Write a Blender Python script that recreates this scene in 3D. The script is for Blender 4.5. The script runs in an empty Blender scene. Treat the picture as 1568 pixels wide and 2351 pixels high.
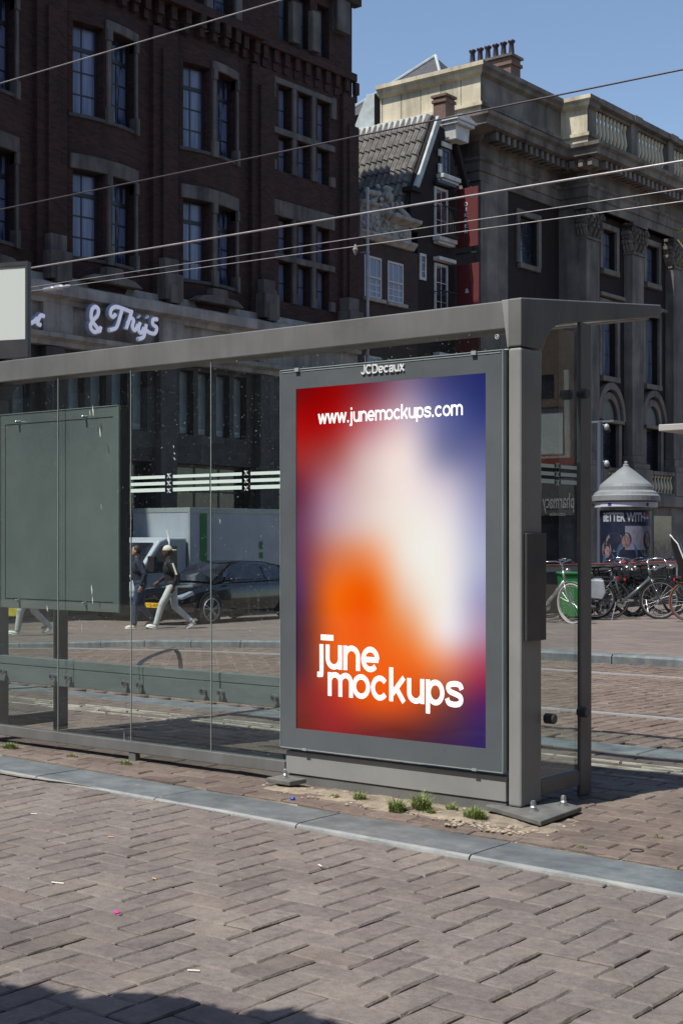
import bpy, bmesh, math, random
from mathutils import Vector, Matrix, noise
random.seed(7)
R = math.radians
sc = bpy.context.scene
COL = sc.collection

# ---------------------------------------------------------------- camera
CAMZ = 1.3
cam_d = bpy.data.cameras.new('camera'); cam = bpy.data.objects.new('camera', cam_d); COL.objects.link(cam)
cam.location = (0, 0, CAMZ); cam.rotation_euler = (R(90), 0, R(38.17))
cam_d.sensor_fit = 'VERTICAL'; cam_d.sensor_height = 36; cam_d.lens = 36*3267/2354.4
cam_d.shift_y = (1236-1175.5)/2354.4
cam_d.clip_start = 0.05; cam_d.clip_end = 2000
sc.camera = cam
# ---------------------------------------------------------------- light
SUN = Vector((.134, .565, -1.0)).normalized()      # direction the light travels
w = bpy.data.worlds.new('World'); sc.world = w; w.use_nodes = True
nt = w.node_tree; bg = nt.nodes['Background']; bg.inputs[1].default_value = .132
sky = nt.nodes.new('ShaderNodeTexSky'); sky.sky_type = 'NISHITA'; sky.sun_disc = False
sky.sun_elevation = R(60); sky.sun_rotation = R(193.3); sky.altitude = 0; sky.air_density = 1.0; sky.dust_density = .6; sky.ozone_density = 1.5
nt.links.new(sky.outputs[0], bg.inputs[0])
sl = bpy.data.lights.new('sun', 'SUN'); sl.energy = 5.0; sl.angle = R(.53); sl.color = (1, .955, .88)
so = bpy.data.objects.new('sun', sl); COL.objects.link(so); so.rotation_euler = SUN.to_track_quat('-Z', 'Y').to_euler(); so.location = (0, -5, 30)
sc.view_settings.view_transform = 'Standard'; sc.view_settings.look = 'None'; sc.view_settings.exposure = 0.17; sc.view_settings.gamma = 1.0
sc.cycles.max_bounces = 8; sc.cycles.transparent_max_bounces = 24; sc.cycles.caustics_reflective = False; sc.cycles.caustics_refractive = False

# a point of the photograph (1568 wide) on the plane x = X (facades) or y = Y (shelter)
CF, SF = math.cos(R(38.17)), math.sin(R(38.17))
def ray(px):
    t = (px-784)/3267; return (-SF+CF*t, CF+SF*t)
def on_x(px, py, X):
    rx, ry = ray(px); D = X/rx; return (ry*D, CAMZ+(1236-py)/3267*D)
def on_y(px, py, Y):
    rx, ry = ray(px); D = Y/ry; return (rx*D, CAMZ+(1236-py)/3267*D)

# ---------------------------------------------------------------- materials
def nodes(name):
    m = bpy.data.materials.new(name); m.use_nodes = True
    return m, m.node_tree, m.node_tree.nodes['Principled BSDF']
def L(nt, a, b): nt.links.new(a, b)
def N(nt, t, **k):
    n = nt.nodes.new(t)
    for a, b in k.items(): setattr(n, a, b)
    return n
def coords(nt, scale=(1,1,1)):
    tc = N(nt, 'ShaderNodeTexCoord'); mp = N(nt, 'ShaderNodeMapping'); mp.inputs['Scale'].default_value = scale
    L(nt, tc.outputs['Object'], mp.inputs[0]); return mp.outputs[0]
def nz(nt, vec, scale, detail=6, rough=.6):
    n = N(nt, 'ShaderNodeTexNoise'); n.inputs['Scale'].default_value = scale; n.inputs['Detail'].default_value = detail; n.inputs['Roughness'].default_value = rough
    L(nt, vec, n.inputs['Vector']); return n.outputs['Fac']
def ramp(nt, fac, stops):
    r = N(nt, 'ShaderNodeValToRGB'); L(nt, fac, r.inputs[0])
    e = r.color_ramp.elements
    while len(e) < len(stops): e.new(.5)
    for i, (p, c) in enumerate(stops):
        e[i].position = p; e[i].color = (c[0], c[1], c[2], 1) if not isinstance(c, (int, float)) else (c, c, c, 1)
    return r.outputs[0]
def mixc(nt, fac, a, b, mode='MIX'):
    m = N(nt, 'ShaderNodeMix', data_type='RGBA', blend_type=mode)
    if isinstance(fac, (int, float)): m.inputs[0].default_value = fac
    else: L(nt, fac, m.inputs[0])
    for i, v in ((6, a), (7, b)):
        if isinstance(v, (tuple, list)): m.inputs[i].default_value = (*v[:3], 1)
        else: L(nt, v, m.inputs[i])
    return m.outputs[2]
def bump(nt, b, h, s, d=.01, prev=None):
    n = N(nt, 'ShaderNodeBump'); n.inputs['Strength'].default_value = s; n.inputs['Distance'].default_value = d; L(nt, h, n.inputs['Height'])
    if prev: L(nt, prev, n.inputs['Normal'])
    L(nt, n.outputs[0], b.inputs['Normal']); return n.outputs[0]
def mat(name, c1, c2=None, scale=3.0, rough=.6, metal=0, bp=0, bscale=40, bd=.005, stretch=(1,1,1), spec=.5, lo=.35, hi=.65, coat=0, dirt=None, ds=6):
    m, nt, b = nodes(name)
    b.inputs['Roughness'].default_value = rough; b.inputs['Metallic'].default_value = metal; b.inputs['Specular IOR Level'].default_value = spec
    if coat: b.inputs['Coat Weight'].default_value = coat; b.inputs['Coat Roughness'].default_value = .05
    v = coords(nt, stretch)
    if c2 is None: b.inputs['Base Color'].default_value = (*c1, 1)
    else:
        c = ramp(nt, nz(nt, v, scale), [(lo, c1), (hi, c2)])
        if dirt:
            c = mixc(nt, ramp(nt, nz(nt, coords(nt, (ds,ds,ds*.1)), 1.2, 8, .7), [(.45, 0.), (.7, dirt[1])]), c, dirt[0])
        L(nt, c, b.inputs['Base Color'])
        rr = ramp(nt, nz(nt, v, scale*2.3), [(.3, max(0, rough-.12)), (.7, min(1, rough+.12))]); L(nt, rr, b.inputs['Roughness'])
    if bp: bump(nt, b, nz(nt, coords(nt), bscale, 5), bp, bd)
    return m
def brick_mat(name, c1, c2, mortar, bw=.22, bh=.065, ms=.008, dirt=(.02,.018,.018), dirtamt=.7, bp=.4):
    m, nt, b = nodes(name)
    tc = N(nt, 'ShaderNodeTexCoord'); sp = N(nt, 'ShaderNodeSeparateXYZ'); L(nt, tc.outputs['Object'], sp.inputs[0])
    ad = N(nt, 'ShaderNodeMath', operation='ADD'); L(nt, sp.outputs[0], ad.inputs[0]); L(nt, sp.outputs[1], ad.inputs[1])
    cb = N(nt, 'ShaderNodeCombineXYZ'); L(nt, ad.outputs[0], cb.inputs[0]); L(nt, sp.outputs[2], cb.inputs[1])
    br = N(nt, 'ShaderNodeTexBrick'); br.inputs['Scale'].default_value = 1; br.inputs['Brick Width'].default_value = bw; br.inputs['Row Height'].default_value = bh
    br.inputs['Mortar Size'].default_value = ms; br.inputs['Color1'].default_value = (*c1, 1); br.inputs['Color2'].default_value = (*c2, 1); br.inputs['Mortar'].default_value = (*mortar, 1)
    br.inputs['Mortar Smooth'].default_value = .3
    L(nt, cb.outputs[0], br.inputs['Vector'])
    v = coords(nt)
    c = mixc(nt, ramp(nt, nz(nt, v, 9, 4), [(.4, 0.), (.7, .45)]), br.outputs[0], mortar)
    c = mixc(nt, ramp(nt, nz(nt, coords(nt, (1,1,.35)), .9, 8, .7), [(.4, 0.), (.72, dirtamt)]), c, dirt)
    L(nt, c, b.inputs['Base Color']); b.inputs['Roughness'].default_value = .85; b.inputs['Specular IOR Level'].default_value = .25
    iv = N(nt, 'ShaderNodeMath', operation='SUBTRACT'); iv.inputs[0].default_value = 1; L(nt, br.outputs[1], iv.inputs[1])
    p = bump(nt, b, iv.outputs[0], bp, .01); bump(nt, b, nz(nt, v, 30), .3, .01, p)
    return m
def paver_mat(name, tones, sand=(.30,.25,.19), scale=1):
    # per-brick tone from the 'tone' attribute, worn pitted face, sand dusted in soft patches
    m, nt, b = nodes(name)
    at = N(nt, 'ShaderNodeAttribute', attribute_name='tone')
    v = coords(nt)
    c = ramp(nt, at.outputs['Fac'], [(i/(len(tones)-1), t) for i, t in enumerate(tones)])
    c = mixc(nt, .75, c, ramp(nt, nz(nt, v, 26*scale, 9, .75), [(.28, .48), (.5, .95), (.72, 1.35)]), 'MULTIPLY')
    c = mixc(nt, ramp(nt, nz(nt, v, 3.1*scale, 5), [(.5, 0.), (.72, .38)]), c, sand)
    c = mixc(nt, ramp(nt, nz(nt, v, 1.1, 6, .65), [(.42, 0.), (.7, .45)]), c, tuple(.55*x for x in tones[0]))
    c = mixc(nt, ramp(nt, nz(nt, v, 150*scale, 2), [(.62, 0.), (.7, .55)]), c, (.045,.04,.04))
    L(nt, c, b.inputs['Base Color']); b.inputs['Specular IOR Level'].default_value = .35
    L(nt, ramp(nt, nz(nt, v, 8), [(.3, .55), (.7, .9)]), b.inputs['Roughness'])
    p = bump(nt, b, nz(nt, v, 90, 6, .7), .55, .006); bump(nt, b, nz(nt, v, 14, 4), .5, .012, p)
    return m
def emit_mat(name, col, strength, base=(.05,.05,.05)):
    m, nt, b = nodes(name)
    b.inputs['Base Color'].default_value = (*base, 1); b.inputs['Emission Color'].default_value = (*col, 1); b.inputs['Emission Strength'].default_value = strength
    b.inputs['Roughness'].default_value = .4
    return m
def glass_mat(name, tint=(.875,.905,.895), dust=.005, refl=1.45):
    m = bpy.data.materials.new(name); m.use_nodes = True; nt = m.node_tree; nt.nodes.clear()
    out = N(nt, 'ShaderNodeOutputMaterial'); tr = N(nt, 'ShaderNodeBsdfTransparent'); gl = N(nt, 'ShaderNodeBsdfGlossy'); df = N(nt, 'ShaderNodeBsdfDiffuse')
    tr.inputs[0].default_value = (*tint, 1); gl.inputs['Roughness'].default_value = .0; gl.inputs[0].default_value = (.95,1,.98,1)
    df.inputs[0].default_value = (.62,.64,.62,1)
    fr = N(nt, 'ShaderNodeFresnel'); fr.inputs[0].default_value = 1.5
    mu = N(nt, 'ShaderNodeMath', operation='MULTIPLY'); ge = N(nt, 'ShaderNodeNewGeometry'); fo = N(nt, 'ShaderNodeMath', operation='SUBTRACT'); fo.inputs[0].default_value = 1; L(nt, ge.outputs['Backfacing'], fo.inputs[1])
    m0 = N(nt, 'ShaderNodeMath', operation='MULTIPLY'); L(nt, fr.outputs[0], m0.inputs[0]); L(nt, fo.outputs[0], m0.inputs[1]); L(nt, m0.outputs[0], mu.inputs[0]); mu.inputs[1].default_value = refl
    m1 = N(nt, 'ShaderNodeMixShader'); L(nt, mu.outputs[0], m1.inputs[0]); L(nt, tr.outputs[0], m1.inputs[1]); L(nt, gl.outputs[0], m1.inputs[2])
    v = coords(nt)
    sm = ramp(nt, nz(nt, coords(nt, (1,1,.6)), 1.7, 7, .65), [(.35, dust*.25), (.75, dust)])
    sp = ramp(nt, nz(nt, v, 95, 3, .5), [(.70, 0.), (.76, .5)])
    st = ramp(nt, nz(nt, coords(nt, (14,14,.7)), 2.0, 4, .6), [(.66, 0.), (.75, .05)])
    ad = N(nt, 'ShaderNodeMath', operation='MAXIMUM'); L(nt, sm, ad.inputs[0]); L(nt, sp, ad.inputs[1])
    a2 = N(nt, 'ShaderNodeMath', operation='MAXIMUM'); L(nt, ad.outputs[0], a2.inputs[0]); L(nt, st, a2.inputs[1])
    m2 = N(nt, 'ShaderNodeMixShader'); L(nt, a2.outputs[0], m2.inputs[0]); L(nt, m1.outputs[0], m2.inputs[1]); L(nt, df.outputs[0], m2.inputs[2])
    L(nt, m2.outputs[0], out.inputs[0]); return m

M = {}
M['paint'] = mat('grey_painted_metal', (.125,.128,.127), (.165,.167,.164), 2.2, .45, .0, .12, 160, .001, spec=.5, dirt=((.10,.097,.09), .5))
M['paint_lit'] = mat('lit_painted_metal', (.225,.228,.225), (.275,.277,.273), 2.2, .45, .0, .12, 160, .001)  # same grey paint, lightened to stand in for its sheen in the sun
M['paint_case'] = mat('case_painted_metal', (.090,.102,.112), (.11,.124,.134), 2.0, .38, .0, .1, 160, .001)
M['paint_dark'] = mat('dark_painted_metal', (.045,.045,.05), (.06,.06,.066), 2.5, .4)
M['black'] = mat('black_rubber', (.012,.012,.013), None, rough=.7)
M['steel'] = mat('galvanised_steel', (.42,.43,.44), (.55,.56,.57), 14, .38, .85)
M['chrome'] = mat('bright_metal', (.75,.75,.76), None, rough=.18, metal=1)
M['alu'] = mat('weathered_aluminium', (.30,.36,.36), (.38,.44,.44), 3, .5, .25)
M['board'] = mat('bench_board', (.155,.19,.19), (.215,.25,.25), 5, .5, .1, stretch=(.5,1,3))
M['bluestone'] = mat('bluestone', (.080,.094,.102), (.165,.182,.188), 4.5, .7, 0, .6, 50, .008, dirt=((.30,.295,.27), .35))
M['stone'] = mat('sooty_stone', (.095,.086,.080), (.16,.145,.13), 1.3, .9, 0, .4, 12, .02, dirt=((.02,.018,.018), .85), ds=1.5)
M['stone_sunlit'] = mat('sunlit_sandstone', (.48,.43,.31), (.66,.60,.46), .8, .9, 0, .4, 10, .02, dirt=((.13,.11,.08), .7), ds=1.1)  # the building's one sandstone, painted paler for sunlit sides and balusters
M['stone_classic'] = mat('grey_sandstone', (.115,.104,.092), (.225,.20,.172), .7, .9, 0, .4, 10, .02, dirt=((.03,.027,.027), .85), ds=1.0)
M['brick_dark'] = brick_mat('dark_red_brick', (.085,.034,.028), (.036,.016,.015), (.050,.038,.035), dirtamt=.55)
M['brick_brown'] = brick_mat('brown_brick', (.075,.042,.032), (.050,.030,.026), (.07,.06,.055))
M['brick_plum'] = brick_mat('plum_brick', (.034,.022,.021), (.024,.017,.017), (.032,.027,.026))
M['brick_chimney'] = brick_mat('chimney_brick', (.20,.11,.08), (.14,.085,.065), (.22,.18,.15), dirtamt=.35)
M['white_paint'] = mat('white_painted_wood', (.46,.46,.44), (.62,.62,.59), 2, .5, dirt=((.3,.29,.27), .5))
M['ornament'] = mat('ornament_stone', (.30,.28,.25), (.42,.40,.36), 2.5, .85, 0, .4, 20, .02, dirt=((.08,.07,.06), .7), ds=2)
M['dark_frame'] = mat('dark_window_frame', (.02,.021,.027), None, rough=.4)
M['pane'] = mat('curtained_pane', (.11,.13,.20), (.20,.23,.34), 3.2, .08, spec=.6, stretch=(2,2,.08), lo=.40, hi=.56)
M['pane_half'] = mat('half_drawn_pane', (.02,.027,.055), (.13,.16,.25), 1.3, .08, spec=.6, stretch=(2.5,2.5,.4), lo=.47, hi=.53)
M['pane_dark'] = mat('dark_pane', (.012,.014,.022), (.04,.048,.07), 2, .06, spec=.8)
M['fascia'] = mat('fascia_stone', (.27,.25,.225), (.40,.375,.335), 1.3, .9, 0, .4, 12, .02, dirt=((.07,.06,.055), .7), ds=1.5)
M['lead'] = mat('lead_flashing', (.32,.36,.36), (.44,.48,.48), 3, .6)
M['asphalt'] = mat('packed_sand_bed', (.11,.095,.078), (.20,.17,.135), 6, .95, 0, .6, 70, .01)
M['sand'] = mat('pale_sand', (.17,.14,.105), (.36,.305,.23), 9, .95, 0, .8, 160, .008)
M['red'] = mat('dark_red_banner', (.085,.009,.010), (.11,.013,.013), 2, .7)
M['white'] = mat('white_acrylic', (.78,.79,.80), None, rough=.35)
M['letter_white'] = emit_mat('lit_white_letter', (1,.985,.95), .70, (.6,.6,.6))
M['soft_glow'] = emit_mat('lit_shop_letter', (.78,.80,1.0), .27, (.6,.6,.66))
M['glass'] = glass_mat('shelter_glass')
M['glass_roof'] = glass_mat('roof_glass', (.9,.94,.93), .02)
M['rubber'] = mat('tyre_rubber', (.018,.018,.018), None, rough=.75)
M['skin'] = mat('skin', (.42,.26,.19), None, rough=.55)
M['skin_dark'] = mat('skin_dark', (.10,.055,.04), None, rough=.55)
M['hair'] = mat('hair', (.03,.018,.012), None, rough=.6)
M['navy'] = mat('navy_cloth', (.015,.022,.045), (.025,.032,.06), 8, .85)
M['black_cloth'] = mat('black_cloth', (.012,.012,.014), (.02,.02,.024), 8, .8)
M['jeans'] = mat('blue_jeans', (.03,.045,.085), (.05,.07,.12), 8, .85)
M['grey_jeans'] = mat('washed_grey_jeans', (.42,.46,.45), (.58,.62,.60), 9, .85)
M['cream'] = mat('cream_fabric', (.66,.63,.52), None, rough=.8)
M['sneaker'] = mat('white_sneaker', (.72,.74,.70), None, rough=.6)
M['yellow'] = mat('yellow_bag', (.75,.62,.03), None, rough=.5)

# ---------------------------------------------------------------- mesh helpers
class MB:
    def __init__(s): s.v = []; s.f = []; s.t = []
    def add(s, vs, fs, tone=.5):
        n = len(s.v); s.v += [tuple(p) for p in vs]; s.f += [tuple(i+n for i in f) for f in fs]; s.t += [tone]*len(vs); return s
    def box(s, x0, x1, y0, y1, z0, z1):
        return s.add([(x0,y0,z0),(x1,y0,z0),(x1,y1,z0),(x0,y1,z0),(x0,y0,z1),(x1,y0,z1),(x1,y1,z1),(x0,y1,z1)],
                     [(3,2,1,0),(4,5,6,7),(0,1,5,4),(1,2,6,5),(2,3,7,6),(3,0,4,7)])
    def bar(s, a, b, wx, wz, up=(0,0,1)):
        a = Vector(a); b = Vector(b); d = (b-a).normalized(); u = Vector(up)
        if abs(d.dot(u)) > .98: u = Vector((0,1,0))
        r = d.cross(u).normalized(); u = r.cross(d)
        vs = [p + r*sx*wx/2 + u*sz*wz/2 for p in (a, b) for sx, sz in ((-1,-1),(1,-1),(1,1),(-1,1))]
        return s.add(vs, [(0,1,2,3),(7,6,5,4),(0,4,5,1),(1,5,6,2),(2,6,7,3),(3,7,4,0)])
    def tube(s, pts, r, n=8, closed=False, cap=True):
        pts = [Vector(p) for p in pts]; m = len(pts); rs = r if isinstance(r, (list, tuple)) else [r]*m
        vs = []; prev = None
        for i, p in enumerate(pts):
            a = pts[(i-1) % m] if (closed or i > 0) else p; b = pts[(i+1) % m] if (closed or i < m-1) else p
            d = (b-a).normalized()
            if prev is None:
                u = Vector((0,0,1)) if abs(d.z) < .9 else Vector((1,0,0)); u = (u - d*u.dot(d)).normalized()
            else: u = (prev - d*prev.dot(d)).normalized()
            prev = u; w2 = d.cross(u)
            vs += [p + (u*math.cos(2*math.pi*k/n) + w2*math.sin(2*math.pi*k/n))*rs[i] for k in range(n)]
        fs = []
        for i in range(m if closed else m-1):
            j = (i+1) % m
            fs += [(i*n+k, i*n+(k+1) % n, j*n+(k+1) % n, j*n+k) for k in range(n)]
        if cap and not closed: fs += [tuple(range(n))[::-1], tuple((m-1)*n+k for k in range(n))]
        return s.add(vs, fs)
    def lathe(s, prof, c=(0,0,0), n=24, axis='z'):
        vs = []
        for r, h in prof:
            for k in range(n):
                a = 2*math.pi*k/n; p = (r*math.cos(a), r*math.sin(a), h)
                if axis == 'x': p = (h, p[0], p[1])
                if axis == 'y': p = (p[0], h, p[1])
                vs.append((c[0]+p[0], c[1]+p[1], c[2]+p[2]))
        m = len(prof); fs = [(i*n+k, i*n+(k+1) % n, (i+1)*n+(k+1) % n, (i+1)*n+k) for i in range(m-1) for k in range(n)]
        fs += [tuple(range(n))[::-1], tuple((m-1)*n+k for k in range(n))]
        return s.add(vs, fs)
    def prism(s, poly, axis, a, b):
        n = len(poly)
        def P(p, h): return {'x': (h, p[0], p[1]), 'y': (p[0], h, p[1]), 'z': (p[0], p[1], h)}[axis]
        return s.add([P(p, a) for p in poly]+[P(p, b) for p in poly],
                     [tuple(range(n))[::-1], tuple(range(n, 2*n))]+[(i, (i+1) % n, n+(i+1) % n, n+i) for i in range(n)])
    def ell(s, c, r, nu=12, nv=8, rot=None):
        vs = []; c = Vector(c)
        for j in range(nv+1):
            th = math.pi*j/nv
            for k in range(nu):
                a = 2*math.pi*k/nu; p = Vector((r[0]*math.sin(th)*math.cos(a), r[1]*math.sin(th)*math.sin(a), r[2]*math.cos(th)))
                if rot: p = rot @ p
                vs.append(c+p)
        return s.add(vs, [(j*nu+k, (j+1)*nu+k, (j+1)*nu+(k+1) % nu, j*nu+(k+1) % nu) for j in range(nv) for k in range(nu)])
    def cap(s, a, b, r0, r1, n=10):
        a = Vector(a); b = Vector(b); s.tube([a, b], [r0, r1], n); s.ell(a, (r0,)*3, 10, 6); s.ell(b, (r1,)*3, 10, 6); return s
    def wall(s, u0, u1, v0, v1, holes, fn, depth=.35, du=None):
        us = sorted({u0, u1, *[h[0] for h in holes], *[h[1] for h in holes]}); vsx = sorted({v0, v1, *[h[2] for h in holes], *[h[3] for h in holes]})
        if du:
            o = []
            for a, b in zip(us, us[1:]):
                k = max(1, int(math.ceil((b-a)/du))); o += [a+(b-a)*i/k for i in range(k)]
            us = o+[us[-1]]
        for a, b in zip(us, us[1:]):
            for c, d in zip(vsx, vsx[1:]):
                mu, mv = (a+b)/2, (c+d)/2
                if any(h[0] < mu < h[1] and h[2] < mv < h[3] for h in holes): continue
                s.add([fn(a,c,0), fn(b,c,0), fn(b,d,0), fn(a,d,0)], [(0,1,2,3)])
        for h in holes:
            a, b, c, d = h
            uu = [u for u in us if a <= u <= b]
            for p, q in zip(uu, uu[1:]):
                s.add([fn(p,c,0), fn(q,c,0), fn(q,c,depth), fn(p,c,depth)], [(0,1,2,3)])
                s.add([fn(p,d,0), fn(q,d,0), fn(q,d,depth), fn(p,d,depth)], [(3,2,1,0)])
            for p in (a, b): s.add([fn(p,c,0), fn(p,d,0), fn(p,d,depth), fn(p,c,depth)], [(0,1,2,3)])
        return s
def wpos(o):
    p = Vector((0,0,0))
    while o: p += o.location; o = o.parent
    return p
def part(name, mb, m, parent=None, bevel=0, smooth=False, loc=None, rz=0, local=False, segs=2, colors=None):
    """one mesh object; mb in world coordinates unless local (then loc/rz are relative to the parent)"""
    us = sorted({i for f in mb.f for i in f})
    if len(us) < len(mb.v):
        ix = {v: i for i, v in enumerate(us)}; n_ = MB(); n_.v = [mb.v[i] for i in us]; n_.t = [mb.t[i] for i in us]; n_.f = [tuple(ix[i] for i in f) for f in mb.f]; mb = n_
    me = bpy.data.meshes.new(name)
    off = Vector((0,0,0)) if (local or parent is None) else wpos(parent)
    me.from_pydata([(x-off.x, y-off.y, z-off.z) for x, y, z in mb.v], [], mb.f)
    if any(t != .5 for t in mb.t):
        a = me.attributes.new('tone', 'FLOAT', 'POINT'); a.data.foreach_set('value', mb.t)
    if smooth: me.shade_smooth()
    me.materials.append(m if not isinstance(m, str) else M[m])
    o = bpy.data.objects.new(name, me); COL.objects.link(o); o.parent = parent
    if loc is not None: o.location = loc
    if rz: o.rotation_euler = (0,0,rz)
    if bevel:
        b = o.modifiers.new('bevel', 'BEVEL'); b.width = bevel; b.segments = segs; b.limit_method = 'ANGLE'; b.angle_limit = R(35); b.harden_normals = False
    return o
def tag(o, label=None, cat=None, group=None, kind=None):
    if label: o['label'] = label
    if cat: o['category'] = cat
    if group: o['group'] = group
    if kind: o['kind'] = kind
    return o
def thing(name, label, cat, loc=(0,0,0), rz=0, group=None):
    o = bpy.data.objects.new(name, None); COL.objects.link(o); o.location = loc; o.rotation_euler = (0,0,rz); o.empty_display_size = .2
    return tag(o, label, cat, group)
def kids(o): return [c for c in bpy.data.objects if c.parent == o]
def dup(o, loc=None, rz=None, label=None, parent=None):
    c = o.copy(); COL.objects.link(c)
    if parent is not None: c.parent = parent
    if loc is not None: c.location = loc
    if rz is not None: c.rotation_euler = (0,0,rz)
    if label: c['label'] = label
    for ch in kids(o): dup(ch, parent=c)
    return c
FX = Matrix(((0,0,1),(1,0,0),(0,1,0)))      # text lying in the y-z plane, read from +x
FY = Matrix(((1,0,0),(0,0,-1),(0,1,0)))     # read from -y
FXM = Matrix(((0,0,-1),(-1,0,0),(0,1,0)))   # read from -x
def text_mb(s, height, width=None, basis=FY, origin=(0,0,0), depth=.003, bold=.0, align='LEFT', spacing=1.0):
    cu = bpy.data.curves.new('t', 'FONT'); cu.body = s; cu.size = 1; cu.extrude = .5; cu.offset = bold; cu.space_character = spacing; cu.resolution_u = 4
    o = bpy.data.objects.new('t', cu); COL.objects.link(o)
    dg = bpy.context.evaluated_depsgraph_get(); me = bpy.data.meshes.new_from_object(o.evaluated_get(dg))
    xs = [v.co.x for v in me.vertices]; x0, x1 = min(xs), max(xs)
    mb = MB(); k = height/.72; kx = (width/(x1-x0)) if width else k
    sh = {'LEFT': 0, 'CENTER': -(x1-x0)*kx/2}[align]
    vs = [Vector(origin) + basis @ Vector(((v.co.x-x0)*kx+sh, v.co.y*k, v.co.z*depth*2*.5+depth*.5)) for v in me.vertices]
    mb.add(vs, [tuple(p.vertices) for p in me.polygons])
    bpy.data.objects.remove(o); bpy.data.curves.remove(cu); bpy.data.meshes.remove(me); return mb
def remesh(name, mb, m, parent, voxel=.012, sm=4):
    o = part(name, mb, m, parent, local=True)
    r = o.modifiers.new('r', 'REMESH'); r.mode = 'VOXEL'; r.voxel_size = voxel; r.use_smooth_shade = True
    s = o.modifiers.new('s', 'SMOOTH'); s.iterations = sm; s.factor = .5
    return o

# ---------------------------------------------------------------- grotesque lettering drawn with even strokes (x-height = 1)
def ell_arc(cx, cy, rx, ry, a0, a1, n=18): return [(cx+rx*math.cos(R(a0+(a1-a0)*i/n)), cy+ry*math.sin(R(a0+(a1-a0)*i/n))) for i in range(n+1)]
GW = .235
def glyphs(w):
    h = w/2; b = 1-h; q = 1.02
    def sup(cx, rx, a0, a1, cy=.5, ry=None): return ell_arc(cx, cy, rx, ry or .5+.015-h*.94, a0, a1)
    return {
    'o': (1.10, [sup(.55, .55-h, 0, 360)]), 'e': (1.08, [sup(.545, .535-h, 0, 318), [(h+.02, .49), (1.07-h*.3, .49)]]), 'c': (1.04, [sup(.54, .53-h, 38, 322)]),
    'u': (1.04, [[(h+.02, 1), (h+.02, .47)]+ell_arc(.52, .44, .50-h, .455-h*.93, 180, 360)+[(1.02-h, .46)], [(1.02-h, 1), (1.02-h, 0)]]),
    'n': (1.04, [[(h+.02, 0), (h+.02, 1)], [(h+.02, .53)]+ell_arc(.52, .56, .50-h, .455-h*.93, 180, 0)+[(1.02-h, 0)]]),
    'm': (1.52, [[(h+.02, 0), (h+.02, 1)], [(h+.02, .57)]+ell_arc(.475, .60, .455-h, .415-h*.93, 180, 0)+[(.93-h, 0)], [(.93-h, .57)]+ell_arc(1.385-2*h, .60, .455-h, .415-h*.93, 180, 0)+[(1.84-3*h, 0)]]),
    'k': (1.02, [[(h+.02, 0), (h+.02, 1.38)], [(.20, .30), (.90, 1.0)], [(.44, .56), (.90, 0)]]),
    'p': (1.10, [[(h+.02, 1), (h+.02, -.36)], sup(.57, .51-h, 0, 360)]),
    's': (.98, [[(.90, .69), (.80, .86), (.50, .905), (.20, .84), (.155, .70), (.26, .585), (.52, .515), (.80, .42), (.87, .27), (.76, .13), (.48, .085), (.18, .14), (.08, .31)]]),
    'j': (.46, [[(.26, 1), (.26, -.16), (.19, -.25), (.0, -.255)], [(.26, 1.19), (.26, 1.40)]]), 'i': (.36, [[(.18, 0), (.18, 1)]]),
    'w': (1.44, [[(.09, 1), (.40, .02)], [(.40, .02), (.72, .98)], [(.72, .98), (1.04, .02)], [(1.04, .02), (1.35, 1)]]),
    'x': (1.0, [[(.10, 0), (.90, 1)], [(.10, 1), (.90, 0)]]), '.': (.42, [[(.21, 0), (.21, w)]]),
    'a': (1.02, [[(.12, .72), (.26, .88), (.52, .92), (.80, .86), (.85, .68), (.85, .10), (.93, 0)], [(.85, .58), (.50, .52), (.20, .42), (.15, .24), (.26, .11), (.48, .08), (.74, .18), (.85, .36)]]),
    'J': (.92, [[(.76, 1.36), (.76, .36), (.68, .17), (.44, .09), (.20, .17), (.13, .40)]]), 'C': (1.32, [ell_arc(.66, .68, .55, .59, 40, 320)]),
    'D': (1.28, [[(.14, .12), (.14, 1.24)], [(.14, 1.24), (.62, 1.24), (.92, 1.13), (1.10, .86), (1.12, .50), (1.0, .24), (.66, .12), (.14, .12)]]),
    'x ': (0, [])}
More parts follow.
